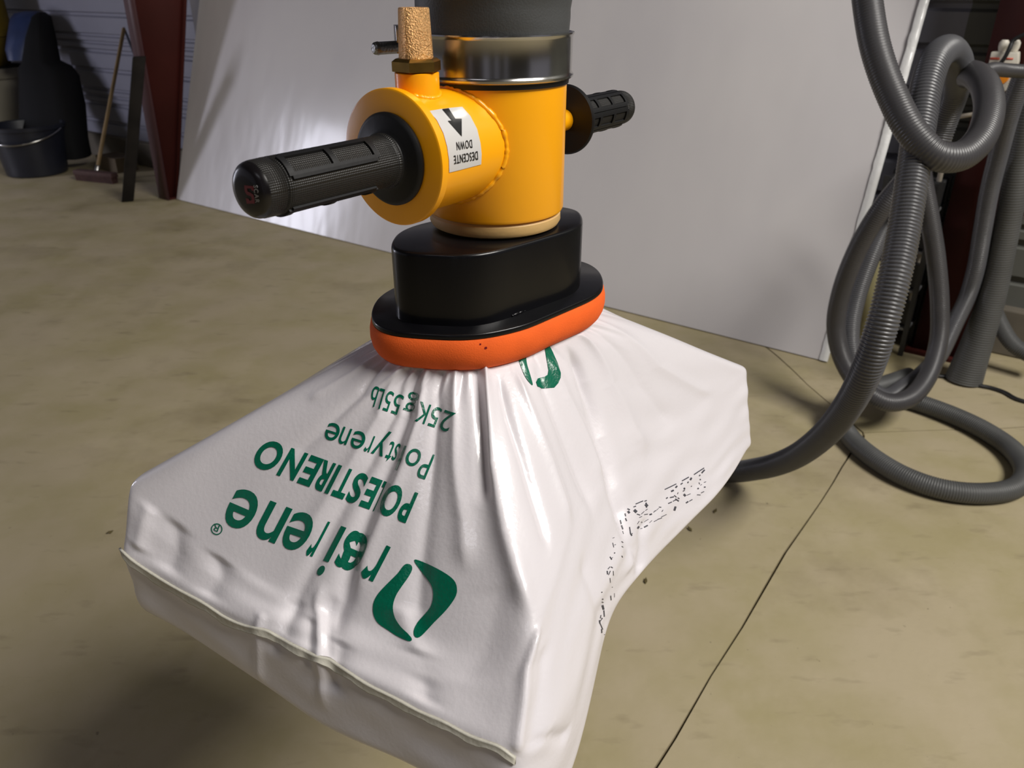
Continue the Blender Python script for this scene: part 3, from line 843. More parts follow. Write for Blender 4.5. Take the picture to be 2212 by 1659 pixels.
# side tube
HD = (W(545, 412, 0.4785) - A_(-0.1124)); HD.z = 0; HD.normalize()
SO = A_(-0.1124)
TR = 0.0425; DR = 0.0478
side_vs, side_fs = lathe_data([(0.02, TR), (0.112, TR)], SO, HD, 128, False)
side_tube = mesh('side_tube', side_vs, side_fs, M['yellow'], lift)
flange = lathe('end_flange', [(0.1125, 0.02), (0.1125, DR - 0.0015), (0.1132, DR), (0.1192, DR), (0.1200, DR - 0.0012), (0.1200, 0.015)], SO, HD, M['yellow'], lift, 128, False)
# weld beads
def weld(ptsf, name, r0=0.0022):
    P = [ptsf(i / 160.0) for i in range(161)]
    rr = random.Random(4); seg = 8; vs = []; fs = []
    rad = [r0 * (0.75 + 0.5 * rr.random()) for _ in P]; rad[-1] = rad[0]
    for i, p in enumerate(P[:-1]):
        t = (P[(i + 1) % 160] - P[i - 1 if i else 159]).normalized(); a, x, y = frame(t)
        for k in range(seg):
            q = 2 * math.pi * k / seg; vs.append(p + (x * math.cos(q) + y * math.sin(q)) * rad[i])
    for i in range(160):
        for k in range(seg):
            j = (i + 1) % 160
            fs.append((i * seg + k, i * seg + (k + 1) % seg, j * seg + (k + 1) % seg, j * seg + k))
    mesh(name, vs, fs, M['yellow'], lift)
HX = Vector((-HD.y, HD.x, 0))
weld(lambda t: SO + HX * TR * math.cos(2 * math.pi * t) + UP * TR * math.sin(2 * math.pi * t) + HD * math.sqrt(YR ** 2 - (TR * math.cos(2 * math.pi * t)) ** 2), 'weld_bead')
# stub for the silencer
SS = 0.0892; SR = 0.0158
st0 = SO + HD * SS
lathe('silencer_stub', [(0.030, SR), (0.0555, SR), (0.0560, SR - 0.001), (0.0560, 0.008)], st0, UP, M['yellow'], lift, 64, False)
weld(lambda t: st0 + HD * SR * math.cos(2 * math.pi * t) + HX * SR * math.sin(2 * math.pi * t) + UP * math.sqrt(TR ** 2 - (SR * math.sin(2 * math.pi * t)) ** 2), 'weld_bead', 0.0016)
# silencer: hex nut + sintered cone (top of nut at u=-.047)
bnz = st0 + UP * 0.056
sil = lathe('silencer', [(0.008, 0.0118), (0.010, 0.0122), (0.0405, 0.0108), (0.0415, 0.0102), (0.0415, 0.0085), (0.036, 0.006), (0.036, 0.0)], bnz, UP, M['bronze'], lift, 96, False)
sil['label'] = 'sintered bronze silencer cone'
vs, fs = lathe_data([(0.0, 0.0150), (0.0008, 0.0178), (0.0072, 0.0178), (0.0086, 0.0158), (0.0092, 0.0148), (0.0096, 0.0122)], bnz, UP, 6, True, 0.35)
nut = mesh('hex_nut', vs, fs, M['brass'], lift, False); nut['label'] = 'brass hex nut'

# handles ------------------------------------------------------------------
def grip(origin, axis, s0, s1, rg, rd, far):
    L_ = s1 - s0
    prof = [(s0, rd * 0.3), (s0, rd - 0.0012), (s0 + 0.0012, rd), (s0 + 0.0030, rd), (s0 + 0.0045, rd - 0.0012), (s0 + 0.0052, rd - 0.0030), (s0 + 0.0060, rg + 0.004), (s0 + 0.0075, rg + 0.0015), (s0 + 0.011, rg)]
    h = lathe('handle_guard', prof, origin, axis, M['rubber'], lift, 96, False); h['label'] = 'black rubber guard disc'
    e = s1 - 0.020
    pr = [(s0 + 0.008, rg + 0.0012), (s0 + 0.010, rg + 0.0012), (s0 + 0.0105, rg)] + [(s0 + 0.0105 + (e - s0 - 0.0105) * k / 12, rg) for k in range(1, 13)] + [(e + 0.0002, rg - 0.0012), (e + 0.0022, rg - 0.0012), (e + 0.0024, rg), (s1 - 0.008, rg * 0.985), (s1 - 0.0055, rg * 0.96)]
    n = 96; vs, fs = lathe_data(pr, origin, axis, n, False)
    me = bpy.data.meshes.new('grip'); me.from_pydata([tuple(v) for v in vs], [], fs); me.update()
    uv = me.uv_layers.new(name='UVMap')
    for p in me.polygons:
        for li in p.loop_indices:
            vi = me.loops[li].vertex_index; i, k = divmod(vi, n)
            if k == 0 and max(me.loops[l].vertex_index % n for l in p.loop_indices) > n // 2: k = n
            uv.data[li].uv = (k / n * 2 * math.pi * rg, pr[i][0])
    g = link('grip', me, M['grip'], lift)
    cap = lathe('end_cap', [(s1 - 0.0058, rg * 0.965), (s1 - 0.004, rg * 0.93), (s1 - 0.002, rg * 0.84), (s1 - 0.0006, rg * 0.70), (s1, rg * 0.52), (s1, 0)], origin, axis, M['cap'], lift, 64, False)
    # raised frames with windows
    a, x, y = frame(axis)
    def patch(bm, sa, sb, pa, pb, ra, rb):
        m_ = max(2, int(abs(pb - pa) / 0.08)); top = []; bot = []
        for i in range(m_ + 1):
            p = pa + (pb - pa) * i / m_; d = x * math.cos(p) + y * math.sin(p)
            top.append([bm.verts.new(Vector(origin) + a * s_ + d * rb) for s_ in (sa, sb)]); bot.append([bm.verts.new(Vector(origin) + a * s_ + d * ra) for s_ in (sa, sb)])
        for i in range(m_):
            bm.faces.new((top[i][0], top[i + 1][0], top[i + 1][1], top[i][1]))
            bm.faces.new((top[i][0], bot[i][0], bot[i + 1][0], top[i + 1][0])); bm.faces.new((top[i][1], top[i + 1][1], bot[i + 1][1], bot[i][1]))
        for i in (0, m_): bm.faces.new((top[i][0], top[i][1], bot[i][1], bot[i][0]))
    bm = bmesh.new(); rb = rg + 0.0016; ra = rg - 0.0008
    sA = s0 + 0.030 if not far else s0 + 0.012; sB = e - 0.003
    k_ = 2 if not far else 3
    for c0 in ((0.85, 2.95, 5.04) if not far else (0.4, 1.4, 2.4, 3.4, 4.4, 5.4)):
        hw = 0.42 if not far else 0.36
        for p in (c0 - hw, c0 + hw): patch(bm, sA, sB, p - 0.11, p + 0.11, ra, rb)
        for q in range(k_ + 1):
            s_ = sA + (sB - sA) * q / k_; patch(bm, s_ - 0.0022, s_ + 0.0022, c0 - hw, c0 + hw, ra, rb)
    bmesh.ops.recalc_face_normals(bm, faces=bm.faces)
    me = bpy.data.meshes.new('raised_frame'); bm.to_mesh(me); bm.free(); link('raised_frame', me, M['rubber'], lift, False)
    return g, cap


g1, cap1 = grip(SO, HD, 0.1201, 0.2450, 0.0180, 0.0325, False)
g2_, cap2 = grip(SO, -HD, 0.105, 0.215, 0.0165, 0.0310, True)
lathe('handle_stub', [(0.04, 0.0095), (0.107, 0.0095)], SO, -HD, M['yellow'], lift, 32)


def bvh_of(o):
    mw = Matrix.Translation(Vector(o.parent.location)) if o.parent else Matrix.Identity(4)
    return BVHTree.FromPolygons([mw @ v.co for v in o.data.vertices], [tuple(p.vertices) for p in o.data.polygons])


def reparent(o, newp):
    o.parent = newp; o.matrix_parent_inverse = Matrix.Identity(4)


def decal_on(name, polys, target, m, off=0.0004, grid=5.0, bvh=None, par=None):
    """print becomes a child of the target part (all parts sit at their thing's origin)"""
    b = bvh or bvh_of(target)
    o = decal(name, polys, b, m, target.parent if target.parent else target, off, grid)
    if target.parent: reparent(o, par or target)
    return o


# sticker
tb_ = bvh_of(side_tube)
q = lambda l: [(x / 3.19 + 780, y / 3.19) for x, y in l]
left = q([(466, 768), (520, 830), (565, 920), (590, 1010), (603, 1100), (605, 1188)]); right = q([(825, 1132), (828, 1060), (820, 985), (797, 890), (750, 800), (695, 738)])
bot_ = q([(680, 1170), (755, 1150)]); top_ = q([(620, 745), (540, 755)])
ring = left + bot_ + right + top_
stk = decal_on('sticker', [(ring, [tuple(range(len(ring)))])], side_tube, M['sticker'], 0.0004, 4, tb_, None)
reparent(stk, lift); stk['label'] = 'white sticker with black arrow'
arrow = q([(556, 757), (600, 751), (645, 822), (689, 822), (689, 942), (594, 836), (622, 834)])
o = decal_on('arrow', [(arrow, [tuple(range(len(arrow)))])], side_tube, M['ink'], 0.0008, 4, tb_, stk)
def word(txt, x0, x1, y0, y1, up, off=0.0):
    ws = []; n = len(txt); 
    vsall = [glyph(c)[0] for c in txt]; wid = [max(v[0] for v in g_) - min(v[0] for v in g_) for g_ in vsall]
    gap = 0.13; tot = sum(wid) + gap * (n - 1); s = 0; out = []
    for c, w_ in zip(txt, wid):
        a_ = s / tot; b_ = (s + w_) / tot; s += w_ + gap
        out.append(place_glyph(c, (x0 + (x1 - x0) * a_, y0 + (y1 - y0) * a_), (x0 + (x1 - x0) * b_, y0 + (y1 - y0) * b_), up, CH, off))
    return out
o = decal_on('lettering', word('DOWN', 1017.5, 984, 302, 307.5, (1.6, 17), 0.008), side_tube, M['ink'], 0.0008, 4, tb_, stk)
o = decal_on('lettering', word('DESCENTE', 1030, 978.5, 326.5, 336.5, (1.2, 17.5), 0.008), side_tube, M['ink'], 0.0008, 4, tb_, stk)
# end cap mark
cb_ = bvh_of(cap1)
q2 = lambda l: [(500 + x / 10.37, 320 + y / 10.37) for x, y in l]
decal_on('logo', [(q2([(295, 830), (500, 850), (520, 960), (470, 950), (440, 900), (360, 900), (370, 970), (440, 1000), (500, 1040), (525, 1130), (530, 1240), (350, 1240), (330, 1120), (390, 1130), (420, 1180), (470, 1160), (450, 1080), (350, 1040), (305, 960)]), [tuple(range(19))])], cap1, M['red_ink'], 0.0003, 3, cb_)
decal_on('lettering', word('SCAR', 500 + 500 / 10.37, 500 + 545 / 10.37, 320 + 830 / 10.37, 320 + 1225 / 10.37, (8.6, 0.0), 0.02), cap1, M['grey_ink'], 0.0003, 3, cb_)

# suction head --------------------------------------------------------------
class Outline:
    def __init__(s, pix, u, N=180):
        P = [onU(x, y, u) for x, y in pix]
        L_ = min(range(len(pix)), key=lambda i: pix[i][0]); R_ = max(range(len(pix)), key=lambda i: pix[i][0])
        s.c = (P[L_] + P[R_]) / 2; s.u = u
        pts = [((p - s.c).x, (p - s.c).y) for p in P]; pts = sorted(set(pts + [(-x, -y) for x, y in pts]))
        def half(pp):
            h_ = []
            for q_ in pp:
                while len(h_) > 1 and (h_[-1][0] - h_[-2][0]) * (q_[1] - h_[-2][1]) - (h_[-1][1] - h_[-2][1]) * (q_[0] - h_[-2][0]) <= 0: h_.pop()
                h_.append(q_)
            return h_[:-1]
        hull = half(pts) + half(pts[::-1])
        s.g = np.linspace(-math.pi, math.pi, N, endpoint=False); s.r = []
        for t in s.g:
            dx, dy = math.cos(t), math.sin(t); best = 0
            for i in range(len(hull)):
                x1, y1 = hull[i]; x2, y2 = hull[(i + 1) % len(hull)]; ex, ey = x2 - x1, y2 - y1
                den = dx * ey - dy * ex
                if abs(den) < 1e-12: continue
                r_ = (x1 * ey - y1 * ex) / den; k_ = (x1 * dy - y1 * dx) / den
                if r_ > 0 and -1e-6 <= k_ <= 1 + 1e-6: best = max(best, r_)
            s.r.append(best)
        s.r = np.array(s.r)
        for _ in range(22): s.r = 0.5 * s.r + 0.25 * (np.roll(s.r, 1) + np.roll(s.r, -1))
    def at(s, t, k=1.0, off=0.0):
        t = (t + math.pi) % (2 * math.pi); i = t / (2 * math.pi) * len(s.g); a = int(i) % len(s.g); b = (a + 1) % len(s.g); f = i - int(i)
        r = s.r[a] * (1 - f) + s.r[b] * f
        r = r * k + off
        return (s.c.x + r * math.cos(t - math.pi), s.c.y + r * math.sin(t - math.pi))


def stack_outline(name, ol, rows, m, n=160, capt=True, capb=True, sharp=0.7):
    vs = []; fs = []
    for u_, off in rows:
        for k in range(n):
            x, y = ol.at(2 * math.pi * k / n, 1.0, off); vs.append((x, y, H + u_))
    for i in range(len(rows) - 1):
        for k in range(n): fs.append((i * n + k, i * n + (k + 1) % n, (i + 1) * n + (k + 1) % n, (i + 1) * n + k))
    if capt: fs.append(tuple(range(n)))
    if capb: fs.append(tuple(range((len(rows) - 1) * n, len(rows) * n)))
    return mesh(name, vs, fs, m, lift, True, sharp)


z4 = lambda l: [(780 + x / 3.95, 430 + y / 3.95) for x, y in l]
UB = -0.1855
ol_box = Outline(z4([(450, 220), (350, 260), (290, 300), (278, 340), (285, 370), (400, 415), (560, 445), (730, 470), (870, 478), (1000, 470), (1180, 435), (1340, 370), (1500, 300), (1700, 220), (1880, 148), (1870, 100), (1820, 65)]), UB)
UFL = -0.2500
ol_fl = Outline(z4([(300, 790), (220, 830), (150, 880), (120, 930), (115, 970), (150, 1020), (240, 1105), (420, 1165), (600, 1200), (880, 1215), (1100, 1190), (1400, 1120), (1700, 960), (1900, 830), (2020, 755), (2042, 700), (2030, 650), (1960, 590), (1870, 555)]), UFL)
stack_outline('suction_box', ol_box, [(UB, -0.0030), (UB - 0.0006, -0.0012), (UB - 0.0018, -0.0003), (UB - 0.0035, 0), (-0.2460, 0)], M['black_paint'])
stack_outline('flange_plate', ol_fl, [(-0.2450, -0.0012), (-0.2456, -0.0003), (-0.2465, 0), (-0.2492, 0), (-0.2500, -0.0008)], M['black_paint'])
# weld traces on the plate
for (xa, ya, xb, yb) in ((1105, 683, 1137, 670), (1225, 622, 1248, 611), (888, 692, 905, 697)):
    p0 = onU(xa, ya, -0.2445); p1 = onU(xb, yb, -0.2445)
    rr = random.Random(int(xa)); P = [p0.lerp(p1, i / 8) + Vector((rr.uniform(-1, 1), rr.uniform(-1, 1), rr.uniform(0, 1))) * 0.0007 for i in range(9)]
    tube('weld_bead', P, 0.0013, M['black_paint'], lift, 0.001, 8)
UF = -0.2790
foam = stack_outline('foam_seal', ol_fl, [(-0.2500, 0.0), (-0.2520, 0.0012), (-0.2570, 0.0024), (-0.2630, 0.0026), (-0.2690, 0.0014), (-0.2740, -0.0012), (-0.2775, -0.0045), (UF, -0.0090), (UF, -0.016)], M['orange_foam'])
foam['label'] = 'bright orange foam seal'
fb = bvh_of(foam)
decal_on('foam_pit', [smooth_poly([(1047, 750), (1051, 749), (1052, 753), (1047, 754)]), smooth_poly([(1036, 742), (1039, 742), (1039, 745), (1036, 745)])], foam, M['red_ink'], 0.0002, 5, fb)

# ================================================================== SACK
def foam_angle(px, py):
    p = onU(px, py, UF + 0.004); return math.atan2(p.y - ol_fl.c.y, p.x - ol_fl.c.x)


def iz_(a, b, t): return 1 / ((1 - t) / a + t / b)


cols = []   # (angle, shoulder, mid, bottom)
sh = [(280, 1045), (350, 1112), (440, 1178), (560, 1250), (690, 1312), (850, 1368), (1000, 1395), (1110, 1385), (1150, 1358)]
se = [(267, 1188), (340, 1242), (444, 1302), (560, 1357), (690, 1418), (850, 1500), (1000, 1576), (1085, 1615), (1118, 1637)]
bo = [(305, 1312), (390, 1372), (500, 1448), (610, 1525), (712, 1596), (849, 1653), (1000, 1735), (1090, 1780), (1140, 1800)]
fo = [(829, 742), (850, 765), (880, 782), (912, 790), (945, 796), (980, 798), (1010, 798), (1035, 796), (1050, 794)]
for s_, m_, b_, f_ in zip(sh, se, bo, fo):
    t = (s_[0] - 280) / 870.0; t2 = (m_[0] - 267) / 851.0; t3 = (b_[0] - 305) / 835.0
    cols.append([foam_angle(*f_), W(*s_, iz_(0.705, 0.55, t)), W(*m_, iz_(0.70, 0.52, t2)), W(*b_, iz_(0.72, 0.53, t3))])
for f_, s_, m_, b_ in (
    ((1075, 792), (1185, 1300, 0.572), (1195, 1600, 0.545), (1220, 1740, 0.575)),
    ((1105, 785), (1215, 1200, 0.600), (1245, 1450, 0.580), (1280, 1530, 0.61)),
    ((1135, 775), (1245, 1110, 0.635), (1292, 1300, 0.625), (1320, 1345, 0.655)),
    ((1170, 760), (1305, 1030, 0.690), (1352, 1185, 0.685), (1384, 1252, 0.71)),
    ((1210, 738), (1400, 950, 0.765), (1440, 1080, 0.765), (1482, 1150, 0.785)),
    ((1250, 708), (1510, 872, 0.845), (1535, 1000, 0.845), (1572, 1052, 0.86)),
    ((1275, 683), (1590, 815, 0.905), (1600, 910, 0.905), (1616, 980, 0.915)),
    ((1287, 667), (1613, 795, 0.925), (1617, 888, 0.925), (1620, 965, 0.93))):
    cols.append([foam_angle(*f_), W(*s_), W(*m_), W(*b_)])
iA, iB, iC = 0, 8, 16
a0 = cols[0][0]
for c in cols[1:]:
    while c[0] < a0: c[0] += 2 * math.pi
A_s, B_s, C_s = cols[0][1], cols[8][1], cols[16][1]
D_s = A_s + (C_s - B_s); D_s.z = -0.405 + H
aD = cols[8][0] + math.pi; aC = cols[16][0]; aE = cols[0][0] + 2 * math.pi
aD = min(max(aD, aC + 0.5), aE - 0.5)
def low(p, d): return p - UP * d
nC = 7
for k in range(1, nC + 1):
    t = k / nC; p = C_s.lerp(D_s, t) + (NW * 0.01) * math.sin(math.pi * t)
    cols.append([aC + (aD - aC) * t, p, low(p, 0.05), low(p, 0.10)])
nD = 8
for k in range(1, nD + 1):
    t = k / nD; p = D_s.lerp(A_s, t)
    if k == nD: cols.append([aE, cols[0][1], cols[0][2], cols[0][3]])
    else:
        cols.append([aD + (aE - aD) * t, p, low(p, 0.05), low(p, 0.10)])
# sample around
sarr = [0.0]
for i in range(1, len(cols)):
    sarr.append(sarr[-1] + max((cols[i][1] - cols[i - 1][1]).length, 0.012))
sarr = np.array(sarr); S = sarr[-1]
NC = 640
su = np.linspace(0, S, NC, endpoint=False)


def per_interp(vals):
    """periodic cubic (monotone-ish pchip) through control values"""
    vals = np.array(vals, float); n = len(vals) - 1
    h_ = np.diff(sarr); d = np.diff(vals, axis=0) / (h_[:, None] if vals.ndim > 1 else h_)
    dp = np.roll(d, 1, axis=0); hp = np.roll(h_, 1)
    w1_ = 2 * h_ + hp; w2_ = h_ + 2 * hp
    if vals.ndim > 1: w1_ = w1_[:, None]; w2_ = w2_[:, None]
    with np.errstate(divide='ignore', invalid='ignore'):
        m_ = np.where(dp * d > 0, (w1_ + w2_) / (w1_ / dp + w2_ / d), 0.0)
    m_ = np.nan_to_num(m_); m_ = 0.35 * m_ + 0.65 * (dp + d) / 2
    m_ = np.concatenate([m_, m_[:1]], 0)
    out = []
    for x in su:
        i = min(int(np.searchsorted(sarr, x, 'right') - 1), n - 1); t = (x - sarr[i]) / h_[i]
        out.append((2 * t**3 - 3 * t**2 + 1) * vals[i] + (t**3 - 2 * t**2 + t) * h_[i] * m_[i] + (-2 * t**3 + 3 * t**2) * vals[i + 1] + (t**3 - t**2) * h_[i] * m_[i + 1])
    return np.array(out)


ang = np.interp(su, sarr, [c[0] for c in cols])
SH = per_interp([tuple(c[1]) for c in cols]); MI = per_interp([tuple(c[2]) for c in cols]); BO = per_interp([tuple(c[3]) for c in cols])
FO = np.array([(*ol_fl.at(a, 1.0, -0.0075), H + UF + 0.0005) for a in ang])
FC = np.array([ol_fl.c.x, ol_fl.c.y, H + UF + 0.001])
cen = BO.mean(0); cen[2] -= 0.005
R0, R1, R2, R3 = 100, 26, 24, 14
rows = [FC + (FO - FC) * k for k in (0.5, 0.8, 0.93)]
wrow = [0, 0, 0]
for k in range(R0):
    t = k / R0; p = FO + (SH - FO) * t
    p = p + np.array([0, 0, 1.0]) * (0.006 * math.sin(math.pi * t) * (1 - t))
    rows.append(p); wrow.append(t)
for k in range(R1): rows.append(SH + (MI - SH) * (k / R1)); wrow.append(1 + k / R1)
for k in range(R2): rows.append(MI + (BO - MI) * (k / R2)); wrow.append(2 + k / R2)
for k in range(R3 + 1):
    t = k / (R3 + 1); q_ = BO + (cen - BO) * t; q_[:, 2] -= 0.012 * math.sin(math.pi * min(1, t * 1.5)) ; rows.append(q_); wrow.append(3 + t)
G = np.stack(rows); wrow = np.array(wrow); NR = len(rows)
# soften the folds between rows
for _ in range(7):
    G2 = G.copy(); G2[1:-1] = 0.5 * G[1:-1] + 0.25 * (G[:-2] + G[2:])
    keep = (wrow < 0.02)[:, None, None]; G = np.where(keep, G, G2)
dA_ = np.abs((su - sarr[0] + S / 2) % S - S / 2); dC_ = np.abs(su - sarr[16])
wk = np.clip((np.minimum(dA_, dC_) - 0.012) / 0.03, 0.08, 1)[None, :, None] * np.clip((wrow - 0.15) * 3, 0, 1)[:, None, None]
for _ in range(45):
    G = G + wk * 0.5 * (0.5 * (np.roll(G, 1, 1) + np.roll(G, -1, 1)) - G)


def normals(G):
    du = np.roll(G, -1, 1) - np.roll(G, 1, 1); dv = np.zeros_like(G); dv[1:-1] = G[2:] - G[:-2]; dv[0] = G[1] - G[0]; dv[-1] = G[-1] - G[-2]
    n = np.cross(dv, du); n /= np.maximum(np.linalg.norm(n, axis=2), 1e-9)[:, :, None]
    return n


G0 = G.copy()
Nn = normals(G)
if Nn[40, :, 2].mean() < 0: Nn = -Nn
# pixel of every grid point (used only to lay the seen pleats on the mesh)
Z = CT * G[..., 1] - ST * (G[..., 2] - H); PX = CX + FPX * G[..., 0] / Z; PY = CY + FPX * (-CT * (G[..., 2] - H) - ST * G[..., 1]) / Z
vis = (Nn * (G - np.array([0, 0, H]))).sum(2) < 0
col_len = np.linalg.norm(np.roll(G, -1, 1) - G, axis=2)      # spacing between columns per row
cum = np.cumsum(col_len, 1)
disp = np.zeros(G.shape[:2])


def pleat(px_pts, amp, width, fade=0.15, skew=0.0):
    """amp in m (+ ridge, - valley); width in m; polyline in photograph coordinates"""
    cj = []; ri = []
    for x, y in px_pts:
        d = (PX - x) ** 2 + (PY - y) ** 2 + (~vis) * 1e6; i, j = np.unravel_index(np.argmin(d), d.shape); cj.append(j); ri.append(i)
    ri = np.array(ri, float); cj = np.array(cj, float)
    cj = np.where(cj < 8, cj, cj)
    o_ = np.argsort(ri); ri = ri[o_]; cj = cj[o_]
    lo = int(ri[0]); hi = int(ri[-1])
    for i in range(lo, hi + 1):
        jc = np.interp(i, ri, cj); t = (i - lo) / max(1, hi - lo)
        ta = min(1, t / fade if fade and lo > 5 else 1) * min(1, (1 - t) / fade if fade else 1)
        ta = ta * ta * (3 - 2 * ta)
        pos = np.interp(jc, np.arange(NC), cum[i]); d = cum[i] - pos
        ww = width * (0.35 + 0.65 * min(1, (wrow[i]) * 1.6)) if isinstance(width, float) else np.interp(t, [0, 1], width)
        k = np.exp(-np.abs(d / ww) ** 1.6)
        if skew: k = k * (1 + skew * np.tanh(d / ww))
        disp[i] += amp * ta * k


def PL(s, amp, w, **k): pleat(s, amp, w, **k)


# valleys / ridges read from the photograph
PL([(905, 800), (880, 900), (845, 1000), (800, 1100), (762, 1200), (740, 1300), (720, 1400)], -0.0060, 0.0085)
PL([(925, 800), (905, 900), (872, 1000), (830, 1100), (790, 1200), (765, 1300)], 0.0030, 0.008)
PL([(885, 795), (850, 900), (800, 1000), (740, 1100), (680, 1210), (640, 1300), (600, 1370)], -0.0030, 0.0075)
PL([(870, 790), (820, 900), (760, 1000), (700, 1090), (640, 1190)], 0.0020, 0.008)
PL([(1048, 800), (1058, 900), (1065, 1000), (1090, 1150), (1120, 1250), (1150, 1350)], 0.0055, 0.007)
PL([(1030, 800), (1035, 900), (1040, 1000), (1050, 1100)], -0.0045, 0.007)
PL([(985, 805), (985, 900), (985, 1000), (1000, 1120), (1010, 1250)], 0.0035, 0.009)
PL([(955, 805), (945, 900), (935, 1000), (925, 1100), (905, 1250), (900, 1400)], -0.0035, 0.009)
PL([(1075, 800), (1100, 900), (1130, 1000), (1160, 1100), (1190, 1200)], -0.0035, 0.007)
PL([(1110, 790), (1140, 870), (1165, 930), (1190, 1000), (1240, 1150)], 0.0030, 0.007)
PL([(1150, 780), (1200, 900), (1250, 1020), (1290, 1150)], -0.0030, 0.008)
PL([(1178, 765), (1225, 860), (1275, 960), (1310, 1060)], 0.0028, 0.009)
PL([(1222, 745), (1262, 830), (1300, 950), (1330, 1060), (1350, 1130), (1378, 1220)], -0.0075, 0.009)
PL([(1255, 720), (1320, 830), (1370, 930), (1400, 1010)], 0.0030, 0.012)
PL([(1270, 705), (1380, 830), (1450, 930)], -0.0020, 0.012)
PL([(1285, 690), (1420, 790), (1540, 880)], 0.0018, 0.012)
PL([(850, 775), (780, 850), (700, 930), (620, 1000)], -0.0022, 0.009)
PL([(838, 760), (760, 810), (660, 870)], 0.0018, 0.009)
# lower part folds of the near end
PL([(700, 1250), (690, 1330), (692, 1440), (702, 1540)], 0.0028, 0.0045)
PL([(672, 1330), (668, 1400), (665, 1450)], -0.0024, 0.005)
PL([(720, 1280), (708, 1360), (702, 1430)], -0.0025, 0.004)
PL([(640, 1290), (610, 1370), (590, 1420)], -0.0030, 0.008)
PL([(570, 1320), (560, 1380), (563, 1475)], 0.0026, 0.0045)
PL([(735, 1380), (722, 1440), (715, 1500)], -0.004, 0.010)
PL([(905, 1400), (915, 1470), (915, 1520)], -0.0035, 0.012)
PL([(870, 1300), (900, 1400), (920, 1480)], 0.003, 0.012)
PL([(480, 1200), (470, 1250), (440, 1290)], -0.0035, 0.013)
PL([(390, 1130), (380, 1190), (360, 1240)], -0.0035, 0.014)
PL([(330, 1090), (310, 1150), (295, 1190)], 0.0035, 0.010)
PL([(1080, 1250), (1050, 1400), (1000, 1480)], -0.0016, 0.016)
PL([(1163, 1350), (1150, 1400), (1136, 1450), (1128, 1520), (1118, 1630)], 0.0050, 0.0045, fade=0.10)
PL([(1178, 1385), (1168, 1450), (1160, 1540), (1150, 1630)], -0.0025, 0.009)
PL([(1150, 1600), (1190, 1590), (1230, 1585)], -0.003, 0.006)
PL([(1250, 1200), (1290, 1300), (1312, 1360)], -0.0020, 0.008)
PL([(1390, 1120), (1388, 1180), (1380, 1240)], -0.0045, 0.008)
PL([(1350, 1100), (1365, 1180), (1360, 1240)], 0.0025, 0.008)
# fine gathers under the foam, all round
rr = np.random.RandomState(11)
for _ in range(70):
    j = rr.uniform(0, NC); a_ = rr.uniform(-1, 1) * 0.0016; reach = rr.uniform(0.12, 0.45); wd = rr.uniform(0.003, 0.006)
    dj = (np.arange(NC) - j + NC / 2) % NC - NC / 2
    for i in range(3, 3 + int(R0 * reach)):
        t = (i - 3) / (R0 * reach); wl = wd * (0.5 + 2.2 * wrow[i]) / max(col_len[i].mean(), 1e-5)
        disp[i] += a_ * (1 - t) ** 1.2 * min(1, t * 8 + 0.25) * np.exp(-(dj / wl) ** 2)
# soft dimples of the granules inside
th = su / S * 2 * math.pi
for _ in range(26):
    f1 = rr.randint(3, 26); p1 = rr.uniform(0, 6.28); f2 = rr.uniform(3, 16); p2 = rr.uniform(0, 6.28)
    disp += (0.0006 / 26 ** 0.5) * np.sin(f1 * th + p1)[None, :] * np.sin(f2 * wrow + p2)[:, None] * np.clip((wrow - 0.35) * 2, 0, 1)[:, None] * (wrow < 3)[:, None]
G = G + Nn * disp[:, :, None]
# keep under the foam
V = G.reshape(-1, 3).tolist(); ii = np.arange(NR - 1)[:, None] * NC; jj = np.arange(NC)[None, :]; j2 = (jj + 1) % NC
F = np.stack([ii + jj, ii + j2, ii + NC + j2, ii + NC + jj], -1).reshape(-1, 4).tolist()
F = [tuple(f) for f in F] + [tuple(range(NC)), tuple(range((NR - 1) * NC, NR * NC))]
me = bpy.data.meshes.new('plastic_sack'); me.from_pydata(V, [], F); me.update()
bm = bmesh.new(); bm.from_mesh(me); bmesh.ops.recalc_face_normals(bm, faces=bm.faces); bm.to_mesh(me); bm.free()
sack = link('plastic_sack', me, M['sack'])
setp(sack, 'white plastic sack with green lettering hanging under the orange foam', 'sack')
sb = BVHTree.FromPolygons(V, F)
sb0 = BVHTree.FromPolygons(G0.reshape(-1, 3).tolist(), F)

# seam strip standing off along the near end
seam_px = [(262, 1184), (285, 1206), (323, 1232), (380, 1267), (444, 1302), (489, 1331), (533, 1350), (578, 1360), (600, 1372), (632, 1391), (661, 1404), (686, 1417), (712, 1423), (737, 1439), (798, 1477), (862, 1509), (907, 1534), (958, 1556), (1019, 1588), (1083, 1612), (1113, 1634)]
seam_d, _ = catmull([Vector((x, y, 0)) for x, y in seam_px], 6.0)
T_, B_ = [], []
def on_sack(x, y, off):
    hit, nrm, idx, dist = sb.ray_cast(ORG, ray(x, y).normalized())
    if hit is None: return None
    if nrm.dot(ray(x, y)) > 0: nrm = -nrm
    return hit + nrm * off
for i, (x, y, _z) in enumerate(seam_d):
    h_ = 13.0 + 2.0 * math.sin(i * 0.45) + 1.2 * math.sin(i * 1.3)
    if i < 5: h_ = 5 + i * 1.7
    a_ = on_sack(x, y, 0.0012); b_ = on_sack(x - 1.0, y + h_, 0.0016)
    T_.append(a_); B_.append(b_)
k0 = next(i for i in range(len(T_)) if T_[i] and B_[i])
T_ = T_[k0:]; B_ = B_[k0:]
for L__ in (T_, B_):
    for i in range(len(L__)):
        if L__[i] is None: L__[i] = L__[i - 1].copy()
